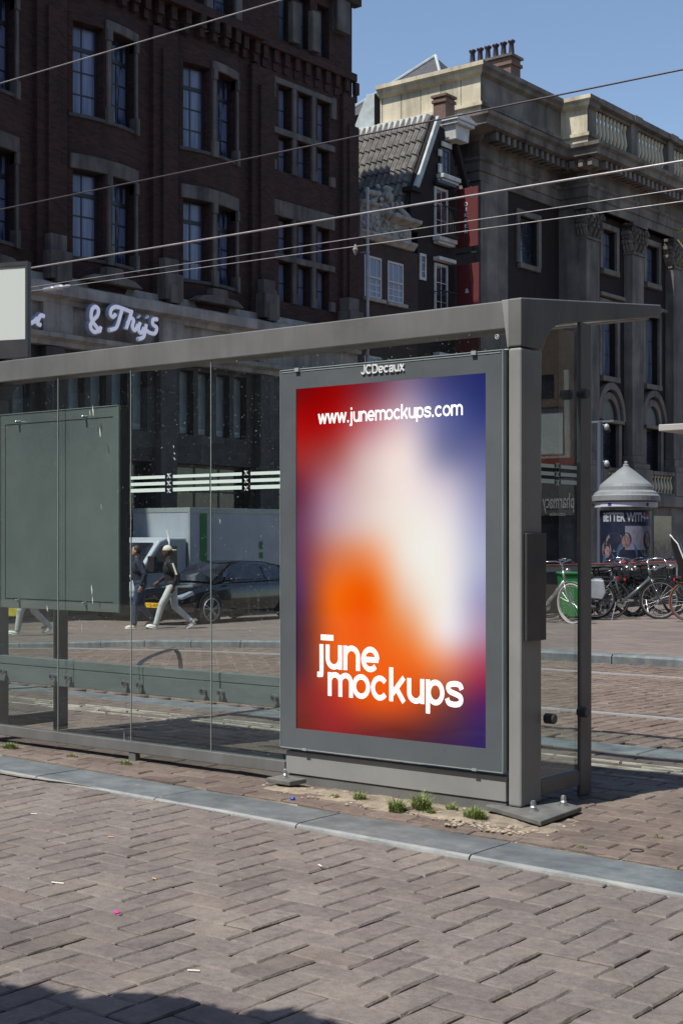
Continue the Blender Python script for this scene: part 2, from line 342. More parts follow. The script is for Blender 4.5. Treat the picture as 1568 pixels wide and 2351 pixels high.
def strokes_word(s, x0, x1, z, xh, y, w=GW, depth=.0006, gap=.0, smooth=True):
    G = glyphs(w); tot = sum(G[c][0]+gap for c in s)-gap; kx = (x1-x0)/tot; m = MB(); cx = 0; n_ = 0
    for c in s:
        adv, sts = G[c]
        for st in sts:
            P = st
            if c in 'saJ' or (c == 'j' and len(st) > 2) or (c == 'D' and len(st) > 3):
                out = []
                for i in range(len(P)-1):
                    a, b, d, e = P[max(0, i-1)], P[i], P[i+1], P[min(len(P)-1, i+2)]
                    out += [(cr(a[0], b[0], d[0], e[0], t/5), cr(a[1], b[1], d[1], e[1], t/5)) for t in range(5)]
                P = out+[P[-1]]
            closed = math.hypot(P[0][0]-P[-1][0], P[0][1]-P[-1][1]) < 1e-6; L_ = len(P)-1 if closed else len(P); Lf = []; Rt = []
            for i in range(L_):
                p = P[i]; a = P[(i-1) % L_] if (closed or i) else p; b = P[(i+1) % L_] if (closed or i < L_-1) else p
                dx, dy = b[0]-a[0], b[1]-a[1]; l = math.hypot(dx, dy) or 1; nx_, ny_ = -dy/l*w/2, dx/l*w/2*.94
                Lf.append((p[0]+nx_, p[1]+ny_)); Rt.append((p[0]-nx_, p[1]-ny_))
            yy = y-.0002*(n_ % 5); n_ += 1
            for i in range(L_ if closed else L_-1):
                j = (i+1) % L_
                q4 = [(x0+(cx+q[0])*kx, yy, z+q[1]*xh) for q in (Lf[i], Rt[i], Rt[j], Lf[j])]
                m.add(q4+[(a, b+depth, c_) for a, b, c_ in q4], [(0,1,2,3), (0,3,7,4), (1,5,6,2)])
        cx += adv+gap
    return m
def cr(p0, p1, p2, p3, t): return .5*((2*p1)+(-p0+p2)*t+(2*p0-5*p1+4*p2-p3)*t*t+(-p0+3*p1-3*p2+p3)*t*t*t)

# ================================================================ GROUND
def lerp(tab, u):
    if u <= tab[0][0]: return tab[0][1]
    for (a, va), (b, vb) in zip(tab, tab[1:]):
        if u <= b:
            k = (u-a)/(b-a); k = k*k*(3-2*k)*.35+k*.65; return va+(vb-va)*k
    return tab[-1][1]
FALL = [(10.5, 0), (13, -.06), (15.7, -.165), (18.5, -.33), (21.4, -.53), (24, -.62), (30, -.68), (60, -.72)]
BASE = [(7.9, 0), (8.4, -.035), (15.4, -.20), (15.5, -.10)]
def g(x, y, base=None):
    b = base if base is not None else (-.10 if y >= 15.45 else lerp([(8.3, -.035), (15.4, -.20)], y))
    return b + lerp(FALL, -x)*min(1, max(0, (y-9)/6))
def y_out(x): return 5.005-.0535*(x+2.37)
def y_in(x): return 5.36-.052*(x+2.46)

m = MB()          # the one big sheet, just under every paved surface
xs = [-700,-300,-120,-70,-50,-40]+[-36+i*1.5 for i in range(29)]+[10,20,60,300,700]
ys = [-700,-300,-100,-40,-10,0,4,5,6,7,7.9,8.4]+[9+i for i in range(17)]+[28,32,38,45,60,100,300,700]
for j, y in enumerate(ys):
    for i, x in enumerate(xs): m.v.append((x, y, (g(x, y) if y > 8 else -.05)-.075)); m.t.append(.5)
nx = len(xs)
for j in range(len(ys)-1):
    for i in range(nx-1): m.f.append((j*nx+i, j*nx+i+1, (j+1)*nx+i+1, (j+1)*nx+i))
tag(part('ground', m, 'asphalt'), kind='structure')

def brick(m, x0, x1, y0, y1, z, fn=None, jit=.0016, tilt=.0016, gap=.0036, rnd=.0055, deep=.05, fine=True, clamp=None):
    tone = min(1, max(0, random.gauss(.5, .12)))
    if abs(tone-.5) < 1e-6: tone = .51
    x0 += gap*1.4; x1 -= gap*1.4; y0 += gap*.85; y1 -= gap*.85
    cx, cy = (x0+x1)/2, (y0+y1)/2; ta, tb = random.gauss(0, tilt), random.gauss(0, tilt); dz = random.gauss(0, .0013)+(random.random() < .03)*random.uniform(-.006, .003)
    def Z(x, y): return z + dz + ta*(x-cx)*2 + tb*(y-cy)*2 + (fn(x, y) if fn else 0)
    if fine:
        k = 5 if (x1-x0) > (y1-y0) else 3; l = 3 if k == 5 else 5
        ring = [(x0+(x1-x0)*i/(k-1), y0) for i in range(k-1)]+[(x1, y0+(y1-y0)*i/(l-1)) for i in range(l-1)]+[(x1-(x1-x0)*i/(k-1), y1) for i in range(k-1)]+[(x0, y1-(y1-y0)*i/(l-1)) for i in range(l-1)]
    else: ring = [(x0,y0),(x1,y0),(x1,y1),(x0,y1)]
    r0 = []; r1 = []; r2 = []
    rr = rnd*random.uniform(.7, 1.5)
    for i, (x, y) in enumerate(ring):
        jx, jy = random.gauss(0, jit), random.gauss(0, jit); x += jx; y += jy
        if clamp: x, y = clamp(x, y)
        dx, dy = cx-x, cy-y; d = math.hypot(dx, dy) or 1
        sx = (1 if dx > 0 else -1)*min(abs(dx), rr) if abs(abs(x-cx)-(x1-x0)/2) < .008 else 0
        sy = (1 if dy > 0 else -1)*min(abs(dy), rr) if abs(abs(y-cy)-(y1-y0)/2) < .008 else 0
        chip = random.random()**6*.006
        r0.append((x, y, Z(x, y)-deep)); r1.append((x, y, Z(x, y)-rr*.9-chip)); r2.append((x+sx, y+sy, Z(x+sx, y+sy)))
    n = len(ring); fs = []
    if not fine:
        m.add(r1+r2+r0, [(i, (i+1) % n, n+(i+1) % n, n+i) for i in range(n)]+[tuple(range(n, 2*n))]+[(2*n+i, 2*n+(i+1) % n, (i+1) % n, i) for i in range(n)], tone); return
    m.add(r0+r1+r2, [(i, (i+1) % n, n+(i+1) % n, n+i) for i in range(n)]+[(n+i, n+(i+1) % n, 2*n+(i+1) % n, 2*n+i) for i in range(n)]+[tuple(range(2*n, 3*n))], tone)
def undul(x, y): return .010*noise.noise(Vector((x*.9, y*.9, 3)))+.004*noise.noise(Vector((x*3, y*3, 9)))

M['paver_road'] = paver_mat('road_clinker', [(.120,.100,.094), (.168,.143,.133), (.205,.178,.163), (.175,.132,.113)])
M['paver_platform'] = paver_mat('platform_clinker', [(.085,.065,.056), (.14,.108,.092), (.19,.15,.125), (.13,.088,.070)])
M['paver_track'] = paver_mat('track_clinker', [(.12,.085,.070), (.17,.125,.10), (.21,.16,.13), (.155,.10,.078)], scale=.7)
# road in front: clinkers in herringbone
W = .131; m = MB()
for i in range(-66, 8):
    for j in range(-2, 44):
        x, y = i*W, j*W; k = (i+j) % 4
        if -x*SF+y*CF < 2.2 or abs((x*CF+y*SF)/max(.1, -x*SF+y*CF)) > .34: continue
        near = (-x*SF+y*CF) < 9
        if k == 0 and y < y_out(x)+.0: brick(m, x, x+2*W, y, y+W, -.056, undul, fine=near)
        if k == 2 and y < y_out(x)+.0: brick(m, x, x+W, y, y+2*W, -.056, undul, fine=near)
tag(part('road', m, 'paver_road'), kind='structure')
def sandbed(name, x0, x1, y0, y1, z, st=.09):
    m = MB(); nx_ = int((x1-x0)/st); ny_ = int((y1-y0)/st)
    for j in range(ny_+1):
        for i in range(nx_+1):
            x = x0+(x1-x0)*i/nx_; y = y0+(y1-y0)*j/ny_; m.v.append((x, y, z+undul(x, y)+.007*noise.noise(Vector((x*2.3, y*2.3, 20)))+.004*noise.noise(Vector((x*9, y*9, 7))))); m.t.append(.5)
    for j in range(ny_):
        for i in range(nx_): m.f.append((j*(nx_+1)+i, j*(nx_+1)+i+1, (j+1)*(nx_+1)+i+1, (j+1)*(nx_+1)+i))
    tag(part(name, m, 'joint_sand'), kind='structure')
M['joint_sand'] = mat('joint_sand', (.17,.145,.11), (.36,.31,.235), 7, .95, 0, .8, 120, .008)
sandbed('road_joint_sand', -9.5, .2, .6, 5.25, -.0705)
sandbed('platform_joint_sand', -13.5, -.5, 5.2, 8.05, -.0465)
# coarse surround of the same paving outside what the camera frames
m = MB()
for i in range(-40, 20):
    for j in range(-16, 16):
        x, y = i*.4, j*.4-1.2
        cx, cy = x+.2, y+.2; D = -cx*SF+cy*CF
        if (D > 2.2 and abs((cx*CF+cy*SF)/D) <= .36) or cy > y_out(cx)-.25: continue
        for a in range(3): 
            for b in range(2): brick(m, x+b*.2, x+(b+1)*.2, y+a*.1333, y+(a+1)*.1333, -.058, None, fine=False)
tag(part('road_surround', m, 'paver_road'), kind='structure')
# kerb of bluestone, one-metre stones
def kerb_mat():
    mt, nt, b = nodes('kerb_stone'); v = coords(nt); at = N(nt, 'ShaderNodeAttribute', attribute_name='tone')
    c = ramp(nt, nz(nt, v, 4.0, 9, .7), [(.3, (.070,.082,.090)), (.5, (.125,.142,.148)), (.7, (.20,.215,.215))])
    c = mixc(nt, ramp(nt, nz(nt, coords(nt, (.6,3,1)), 2.5, 8, .7), [(.45, 0.), (.7, .5)]), c, (.05,.055,.06))
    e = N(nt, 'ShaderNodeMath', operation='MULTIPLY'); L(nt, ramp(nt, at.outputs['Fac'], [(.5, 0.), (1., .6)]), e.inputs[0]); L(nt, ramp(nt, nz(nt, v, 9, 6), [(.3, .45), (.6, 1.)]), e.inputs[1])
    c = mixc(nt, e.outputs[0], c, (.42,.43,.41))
    L(nt, c, b.inputs['Base Color']); b.inputs['Roughness'].default_value = .62
    p = bump(nt, b, nz(nt, v, 60, 8, .7), .5, .006); bump(nt, b, nz(nt, v, 6, 5), .5, .01, p); return mt
m = MB(); x = -14.29
while x < 6:
    a, b = x+.004, x+.996; n = 6; zt = -.041+random.gauss(0, .001)
    prof = []
    for i in range(n+1):
        xx = a+(b-a)*i/n; yo, yi = y_out(xx), y_in(xx); ch = .010+.003*random.random()
        prof.append([(xx, yo, -.12), (xx, yo+random.gauss(0, .001), zt-.022), (xx, yo+ch*.4, zt-.007), (xx, yo+ch*1.6, zt), (xx, yo+.022, zt+.0003), (xx, (yo+yi)/2, zt+.001), (xx, yi-.008, zt-.001), (xx, yi, zt-.008), (xx, yi, -.12)])
    k = 9; vs = [p for r in prof for p in r]
    n0 = len(m.v); m.add(vs, [(i*k+j, i*k+j+1, (i+1)*k+j+1, (i+1)*k+j)[::-1] for i in range(n) for j in range(k-1)]+[tuple(range(k)), tuple(n*k+j for j in range(k))[::-1]])
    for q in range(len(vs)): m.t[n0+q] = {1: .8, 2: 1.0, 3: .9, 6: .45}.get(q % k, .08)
    x += 1.0
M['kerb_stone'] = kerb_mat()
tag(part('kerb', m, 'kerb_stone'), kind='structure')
# platform clinkers in running bond
m = MB()
def clampk(x, y): return (x, max(y, y_in(x)+.003))
for j in range(38, 63):
    for i in range(-54, 10):
        x = i*2*W + (j % 2)*W; y = j*W
        if y+W < y_in(x)+.03 or y > 8.0: continue
        if -5.0 < x+W < -3.45 and y_in(x)+.27 < y < 5.85: continue
        D = -x*SF+y*CF; vis = D > 3 and abs((x*CF+y*SF)/D) < .34
        if not vis and (x > 3 or x < -13): continue
        brick(m, x, x+2*W, y, y+W, -.036, undul, fine=vis, clamp=clampk, tilt=.003)
tag(part('platform', m, 'paver_platform'), kind='structure')
m = MB(); nn = 70; mm_ = 16
for j in range(mm_+1):
    for i in range(nn+1):
        x = -5.12+i*1.95/nn; e0 = .17+.07*noise.noise(Vector((x*3, 1, 2))); y = y_in(x)+e0+(5.98-y_in(x)-e0)*j/mm_
        e = min(1, min(i, nn-i)/5, min(j/2.5, 9))
        m.v.append((x, y, -.052+e*.02+.014*noise.noise(Vector((x*6, y*6, 0)))*e+.007*noise.noise(Vector((x*25, y*25, 5))))); m.t.append(.5)
for j in range(mm_):
    for i in range(nn): m.f.append((j*(nn+1)+i, j*(nn+1)+i+1, (j+1)*(nn+1)+i+1, (j+1)*(nn+1)+i))
tag(part('sand_strip', m, 'sand', smooth=True), 'pale sand washed up along the foot of the advertising case', kind='structure')
m = MB()
for i in range(260):
    x = random.uniform(-5.1, -3.2); y = random.uniform(y_in(x)+.14, 5.9); r = random.uniform(.003, .011)
    if random.random() < .5: x = random.uniform(-3.72, -3.3); y = random.uniform(5.5, 5.66)
    m.ell((x, y, -.033), (r*1.3, r, r*.7), 6, 4)
tag(part('pebbles', m, mat('sand_crumbs', (.22,.18,.13), (.42,.36,.28), 30, .9)), 'loose crumbs of sand and gravel beside the base plate', 'gravel', kind='stuff')
# far edge of the platform: ribbed guide tiles and bluestone edging
m = MB(); x = -16
while x < 2:
    m.box(x+.004, x+.996, 8.05, 8.35, -.16, -.034); x += 1
tag(part('platform_edge', m, 'bluestone', bevel=.01), kind='structure')
M['rib'] = mat('worn_white_rib', (.28,.26,.23), (.52,.49,.42), 7, .8, lo=.42, hi=.6)
m = MB()
for k in range(4):
    y = 7.42+k*.085; x = -15
    while x < .5:
        l = random.uniform(.2, .6)
        if random.random() < .78: m.box(x, x+l, y, y+.017, -.045, -.030)
        x += l+.02
tag(part('guide_ribs', m, M['rib']), kind='structure')
# track bed
m = MB()
for i in range(-190, 12):
    for j in range(26):
        x = i*W; y = 8.36+j*.272+(i % 2)*.136
        D = -x*SF+y*CF
        if abs((x*CF+y*SF)/D) > .27 or y > 15.25 or any(abs(y+.136-r) < .11 and False for r in (10, 13.9)): continue
        brick(m, x, x+W, y, y+.272, 0, lambda a, b: g(a, b)+.6*undul(a, b), fine=False, tilt=.006, gap=.006, rnd=.008, deep=.05)
tag(part('track_bed', m, 'paver_track'), kind='structure')
M['rail'] = mat('polished_rail_head', (.60,.60,.59), None, rough=.42, metal=.6)
for yy, nm in ((9.98, 'tram_rail'), (13.92, 'tram_rail')):
    m = MB(); pts = [(-40+i*1.0, yy, 0) for i in range(50)]
    for a, b in zip(pts, pts[1:]):
        z0, z1 = g(a[0], yy)+.012, g(b[0], yy)+.012
        m.add([(a[0], yy-.028, z0), (b[0], yy-.028, z1), (b[0], yy+.028, z1), (a[0], yy+.028, z0), (a[0], yy-.028, z0-.04), (b[0], yy-.028, z1-.04), (b[0], yy+.028, z1-.04), (a[0], yy+.028, z0-.04)], [(0,1,2,3),(4,5,1,0),(3,2,6,7)])
    tag(part(nm, m, M['rail']), 'polished tram rail %s set flush in brick paving' % ('nearest the shelter' if yy < 12 else 'farther from the shelter, by the far kerb'), 'rail', 'tram rails in the paving')
    m = MB()
    for a, b in zip(pts, pts[1:]):
        z0, z1 = g(a[0], yy)+.008, g(b[0], yy)+.008
        m.add([(a[0], yy+.03, z0), (b[0], yy+.03, z1), (b[0], yy+.075, z1), (a[0], yy+.075, z0)], [(0,1,2,3)])
    tag(part('rail_groove', m, 'black'), kind='structure')
# far kerb and pavement
m = MB(); x = -42
while x < 12:
    a, b = x+.008, x+.992
    def gg(xx): return g(xx, 15.6)
    vs = []
    for xx in (a, b): vs += [(xx, 15.42, gg(xx)-.16), (xx, 15.42, gg(xx)-.02), (xx, 15.445, gg(xx)+.003), (xx, 15.72, gg(xx)+.003), (xx, 15.72, gg(xx)-.16)]
    m.add(vs, [(0,1,6,5)[::-1], (1,2,7,6)[::-1], (2,3,8,7)[::-1], (0,1,2,3,4), (9,8,7,6,5)]); x += 1
tag(part('far_kerb', m, 'bluestone'), kind='structure')
def far_pave():
    mt, nt, b = nodes('far_clinkers'); tc = coords(nt)
    br = N(nt, 'ShaderNodeTexBrick'); br.inputs['Scale'].default_value = 1; br.inputs['Brick Width'].default_value = .272; br.inputs['Row Height'].default_value = .136; br.inputs['Mortar Size'].default_value = .008
    br.inputs['Color1'].default_value = (.20,.16,.14,1); br.inputs['Color2'].default_value = (.14,.11,.10,1); br.inputs['Mortar'].default_value = (.10,.085,.07,1); L(nt, tc, br.inputs[0])
    c = mixc(nt, .6, br.outputs[0], ramp(nt, nz(nt, coords(nt, (.5,1.6,1)), .8, 8, .7), [(.3, .6), (.7, 1.35)]), 'MULTIPLY')
    L(nt, c, b.inputs['Base Color']); b.inputs['Roughness'].default_value = .85; bump(nt, b, br.outputs[1], -.3, .01); return mt
m = MB(); xs = [-60+i*1.0 for i in range(80)]; ys = [15.72]+[16.5+i*1.0 for i in range(30)]+[48+i*4 for i in range(12)]
for y in ys:
    for x in xs: m.v.append((x, y, g(x, y))); m.t.append(.5)
for j in range(len(ys)-1):
    for i in range(len(xs)-1): m.f.append((j*80+i, j*80+i+1, (j+1)*80+i+1, (j+1)*80+i))
tag(part('pavement', m, far_pave()), kind='structure')

# ================================================================ SHELTER
SY = 5.93
S = thing('tram_shelter', 'grey metal and glass tram shelter with a lit advertising case at its right end', 'shelter', (-5.6, 6.3, 0))
def bx(name, x0, x1, y0, y1, z0, z1, mt='paint', bevel=.004, parent=None): return part(name, MB().box(x0, x1, y0, y1, z0, z1), mt, parent or S, bevel)
XR0, XR1, XL0, XL1 = -3.626, -3.552, -7.71, -7.635
bx('back_beam', XL1-.01, XR0-.006, SY, 6.08, 2.32, 2.458, bevel=.006)
# end frames: post, rounded haunch and tapering roof arm in one plate profile
def arm_profile():
    top = [(5.918, 2.228), (5.918, 2.461), (6.5, 2.522), (7.44, 2.622)]
    low = [(7.47, 2.585), (7.40, 2.548), (6.62, 2.43), (6.46, 2.405), (6.34, 2.385), (6.26, 2.365)]
    arc = [(6.205, 2.335), (6.165, 2.298), (6.135, 2.25), (6.122, 2.228)]
    return top+low+arc
for (a, b) in ((XR0, XR1), (XL0, XL1)):
    part('corner_post', MB().box(a, b, 5.918, 6.115, .0, 2.222), 'paint_lit', S, .012, segs=3)
    part('roof_arm', MB().prism(arm_profile(), 'x', a, b), 'paint', S, .006)
    part('slim_post', MB().box(b-.024, b-.002, 6.51, 6.63, -.03, 2.415), 'paint', S, .006)
    gp = MB().box(b-.032, b-.022, 6.118, 6.505, .11, 2.36)
    gpo = part('side_glass', gp, 'glass', S)
    part('side_rail', MB().box(a+.01, b-.004, 6.118, 6.505, .03, .105), 'paint', S, .004)
part('flared_bracket', MB().prism([(XR0-.036, 2.4588), (XR0+.004, 2.4588), (XR0+.004, 2.225), (XR0-.004, 2.225)], 'y', 5.9165, 6.0), 'paint_lit', S, .003)
bx('mid_beam', XL1, XR0, 6.50, 6.58, 2.42, 2.49)
bx('front_beam', XL1+.001, XR0-.001, 7.38, 7.45, 2.545, 2.612)
part('roof_glass', MB().prism([(6.085, 2.463), (7.375, 2.598), (7.375, 2.608), (6.085, 2.473)], 'x', XL1+.005, XR0-.005), 'glass_roof', S)
bx('bottom_rail', XL1, -5.06, 5.935, 5.985, .012, .078)
bx('rail_feet', -6.3, -6.24, 5.94, 5.98, -.05, .0115)
# glass panes of the back wall
def cross(mb, cx, cz, s, y):
    for q in (1, -1): mb.bar((cx-s, y, cz-q*s*1.15), (cx+s, y, cz+q*s*1.15), .002, .009, up=(0,1,0))
seams = [XL1+.006, -6.94, -6.28, -5.62, -5.072]
M['stripe2'] = mat('pale_seam', (.34,.39,.36), None, rough=.4)
M['stripe'] = mat('pale_green_film', (.60,.72,.66), None, rough=.5)
for i, (a, b) in enumerate(zip(seams, seams[1:])):
    part('glass_seam', MB().box(a-.0016, a+.0016, SY+.009, SY+.017, .08, 2.319), M['stripe2'] if i else M['black'], S)
    p = part('glass_pane', MB().box(a+.004, b-.004, SY+.008, SY+.018, .08, 2.3195), 'glass', S)
    if i >= 2:
        m = MB(); zz = [(1.575, 1.596), (1.614, 1.633), (1.653, 1.671)]
        brk = [v for v in (-5.952, -5.344) if a < v < b]
        seg = [a+.006]+[q for v in brk for q in (v-.033, v+.033)]+[b-.006]
        for s0, s1 in zip(seg[::2], seg[1::2]):
            for z0, z1 in zz: m.box(s0, s1, SY+.0045, SY+.0062, z0, z1)
        part('printed_stripes', m, M['stripe'], p)
        for v in brk:
            m = MB()
            for z in (1.580, 1.623, 1.667): cross(m, v, z, .011, SY+.005)
            part('printed_crosses', m, M['white'], p)
m = MB(); 
for z0, z1 in ((1.575, 1.596), (1.614, 1.633), (1.653, 1.671)): m.box(XR1-.020, XR1-.0185, 6.125, 6.27, z0, z1); m.box(XR1-.020, XR1-.0185, 6.335, 6.50, z0, z1)
for z in (1.580, 1.623, 1.667):
    for q in (1, -1): m.bar((XR1-.019, 6.30-.013, z-q*.013), (XR1-.019, 6.30+.013, z+q*.013), .002, .008, up=(1,0,0))
part('printed_stripes', m, M['stripe'], S)
p = part('top_glass', MB().box(-5.062, XR0-.008, SY+.008, SY+.018, 2.222, 2.3195), 'glass', S)
part('glass_edge', MB().box(-5.062, XR0-.008, SY+.0065, SY+.0195, 2.2195, 2.2225), M['stripe'], p)
m = MB()
for k in range(24):
    a = 2*math.pi*k/24; b2 = 2*math.pi*(k+1)/24; m.bar((-3.70+.011*math.cos(a), SY+.006, 2.287+.011*math.sin(a)), (-3.70+.011*math.cos(b2), SY+.006, 2.287+.011*math.sin(b2)), .0015, .0018)
m.bar((-3.706, SY+.006, 2.282), (-3.694, SY+.006, 2.292), .0015, .003)
part('glass_stamp', m, M['white'], p)
# bolted base plates
def plate(poly, bolts, r, nm='base_plate', z=.0):
    o = part(nm, MB().prism(poly, 'z', z-.026, z-.001), mat('plate_metal', (.13,.13,.125), (.20,.20,.19), 9, .6, .3, .2, 80, .003), S, .005)
    for (bx_, by_) in bolts:
        part('bolt', MB().lathe([(r*1.9, 0), (r*1.9, .004), (r*1.25, .0045), (r*1.25, .018), (r*.9, .024), (r*1.0, .034), (r*.8, .046), (r*.3, .05)], (bx_, by_, z-.001), 14), 'steel', o, smooth=False)
    return o
plate([(-3.735, 5.885), (-3.32, 5.705), (-3.345, 6.14), (-3.70, 6.28)], ((-3.475, 5.90), (-3.43, 6.11)), .014)
plate([(-5.05, 5.77), (-4.87, 5.75), (-4.86, 5.88), (-5.05, 5.90)], ((-4.96, 5.82),), .011, z=.012)
# control box on the end post
bx('service_box', XR1, XR1+.017, 5.945, 6.13, .80, 1.325, 'paint_dark', .004)
def clamp(x, y, z, ax):
    c = part('glass_clamp', MB().lathe([(.022, 0), (.026, .004), (.026, .05), (.022, .056)], (x, y, z), 18, ax), 'paint_dark', S, smooth=False)
clamp(XR1-.002, 6.485, 2.04, 'x'); clamp(XR1-.002, 6.485, .41, 'x'); clamp(XR1-.002, 6.15, .41, 'x')
# advertising case
XA, XB = -5.052, -3.640
FRONT = 5.900
case = part('advertising_case', MB().box(XA, XB, 5.907, 5.99, .165, 2.212), 'paint_dark', S, .003)
m = MB(); px0, px1, pz0, pz1 = -4.944, -3.737, .272, 2.108
m.box(XA, px0, FRONT-.008, 5.9065, .165, 2.212); m.box(px1, XB, FRONT-.008, 5.9065, .165, 2.212)
m.box(px0, px1, FRONT-.008, 5.9065, .165, pz0); m.box(px0, px1, FRONT-.008, 5.9065, pz1, 2.212)
part('case_frame', m, 'paint_case', case)
m = MB()
for a in ((XA-.003, XA, .162, 2.215), (XB, XB+.003, .162, 2.215), (XA, XB, 2.212, 2.216), (XA, XB, .161, .165)): m.box(a[0], a[1], FRONT-.011, 5.93, a[2], a[3])
m.box(XA+.012, XB-.012, FRONT-.0105, FRONT-.008, 2.200, 2.2035)
for xx in (-4.93, -3.80): m.box(xx-.014, xx+.014, FRONT-.022, FRONT-.0115, 2.200, 2.220)
for xx in (-4.88, -3.80): m.box(xx-.014, xx+.014, FRONT-.016, FRONT-.0115, .158, .170)
part('case_trim', m, M['alu'], case)
# illuminated poster, a soft gradient of blurred colours
GR = [[(120,10,15),(150,5,5),(125,45,60),(135,110,140),(66,66,122),(38,46,108)],
 [(172,10,10),(175,22,22),(190,110,120),(205,180,195),(100,104,158),(52,62,125)],
 [(165,45,45),(175,85,85),(225,190,190),(248,228,226),(130,130,170),(95,100,150)],
 [(115,45,70),(190,140,155),(235,210,205),(255,240,235),(215,205,220),(135,138,180)],
 [(110,60,92),(195,155,165),(240,210,200),(255,245,235),(245,238,240),(165,168,205)],
 [(108,55,90),(215,120,85),(248,150,95),(255,238,225),(255,247,243),(178,183,215)],
 [(85,50,95),(245,108,25),(252,100,5),(250,205,175),(255,247,242),(165,160,200)],
 [(72,32,62),(238,98,15),(253,98,0),(248,150,85),(250,230,225),(180,140,170)],
 [(75,30,55),(225,90,20),(252,98,0),(252,104,12),(228,128,90),(165,55,85)],
 [(120,35,38),(185,50,35),(235,85,10),(220,82,20),(130,60,55),(75,30,100)],
 [(110,35,20),(150,30,35),(120,35,40),(90,30,40),(62,30,72),(42,28,98)]]
def cr(p0, p1, p2, p3, t): return .5*((2*p1)+(-p0+p2)*t+(2*p0-5*p1+4*p2-p3)*t*t+(-p0+3*p1-3*p2+p3)*t*t*t)
def gsample(u, v):
    U, V = u*5, v*10; i, j = min(4, int(U)), min(9, int(V)); a, b = U-i, V-j
    cl = lambda k, n: max(0, min(n, k)); out = []
    for c in range(3):
        rows = []
        for q in range(-1, 3):
            r = GR[cl(j+q, 10)]; rows.append(cr(*[r[cl(i+k, 5)][c] for k in range(-1, 3)], a))
        s = max(0, min(255, cr(*rows, b)))/255; out.append(s/12.92 if s < .04 else ((s+.055)/1.055)**2.4)
    return out
me = bpy.data.meshes.new('poster'); nu, nv = 60, 90; vs = []; cs = []; fs = []
off = wpos(case)
for j in range(nv+1):
    for i in range(nu+1):
        vs.append((px0+(px1-px0)*i/nu-off.x, 5.898-off.y, pz1+(pz0-pz1)*j/nv-off.z)); cs += [*gsample(i/nu, j/nv), 1]
for j in range(nv):
    for i in range(nu): fs.append((j*(nu+1)+i, (j+1)*(nu+1)+i, (j+1)*(nu+1)+i+1, j*(nu+1)+i+1))
me.from_pydata(vs, [], fs); a = me.color_attributes.new('art', 'FLOAT_COLOR', 'POINT'); a.data.foreach_set('color', cs)
pm, nt, b = nodes('backlit_poster'); at = N(nt, 'ShaderNodeAttribute', attribute_name='art'); L(nt, at.outputs['Color'], b.inputs['Emission Color']); b.inputs['Emission Strength'].default_value = .77
b.inputs['Base Color'].default_value = (.0,.0,.0,1); b.inputs['Roughness'].default_value = .06; b.inputs['Specular IOR Level'].default_value = .4
me.materials.append(pm); po = bpy.data.objects.new('poster', me); COL.objects.link(po); po.parent = case
def word(s, x0, x1, z, h, mt, depth=.001, y=5.8975, bold=.02, sp=1.0): return text_mb(s, h, x1-x0, FY, (x0, y, z), depth, bold, spacing=sp)
part('poster_address', strokes_word('www.junemockups.com', -4.795, -3.878, 1.910, .055, 5.8975, w=.22, gap=.05), 'letter_white', case)
m = strokes_word('june', -4.800, -4.388, .606, .129, 5.8975, gap=.05)
keep = MB(); keep.v = m.v; keep.t = m.t
keep.f = [f for f in m.f if not all(m.v[i][2] > .606+.142 for i in f)]      # a bar stands over j and u instead of the dot
keep.box(-4.775, -4.690, 5.8965, 5.897, .757, .787)
part('poster_word', keep, 'letter_white', case)
part('poster_word', strokes_word('mockups', -4.730, -3.872, .463, .126, 5.8975, gap=.05), 'letter_white', case)
part('maker_name', strokes_word('JCDecaux', -4.497, -4.221, 2.153, .036, FRONT-.016, w=.20, depth=.008, gap=.09), M['white'], case)
# panel under the case
bx('lower_panel', -5.035, XR0-.010, 5.915, 5.97, .019, .142, 'paint_lit', .003)
bx('plinth', -5.02, XR0-.012, 5.922, 5.965, -.06, .0155, 'paint', .002)
bx('gap_strip', XB+.006, XR0-.001, 5.955, 5.99, .14, 2.30, 'black', 0)  # black strip standing in for the dark gap beside the post
# information case behind the left panes
ic = bx('information_case', -7.575, -6.44, 6.002, 6.082, .843, 2.115, 'paint_dark', .003)
M['frost'] = mat('dusty_case_door', (.13,.155,.16), (.21,.24,.235), .9, .35)
part('case_door', MB().box(-7.572, -6.443, 5.992, 6.0015, .846, 2.112), M['frost'], ic)
m = MB()
for a in ((-7.52, -6.49, 2.045, 2.048), (-7.52, -6.49, .905, .908), (-7.522, -7.519, .905, 2.048)): m.box(a[0], a[1], 5.990, 5.9918, a[2], a[3])
part('door_groove', m, 'black', ic)
m = MB()
for a in ((-7.575, -6.44, 2.1125, 2.117), (-6.4435, -6.439, .843, 2.117)): m.box(a[0], a[1], 5.988, 6.004, a[2], a[3])
part('door_edge', m, M['alu'], ic)
for xx, zz in ((-7.38, 2.058), (-6.735, 2.058), (-7.38, .895), (-6.735, .895)):
    part('fixing_pin', MB().lathe([(.004, 0), (.009, .004), (.009, .03), (.013, .032), (.013, .036)], (xx, 5.955, zz), 12, 'y'), 'chrome', ic)
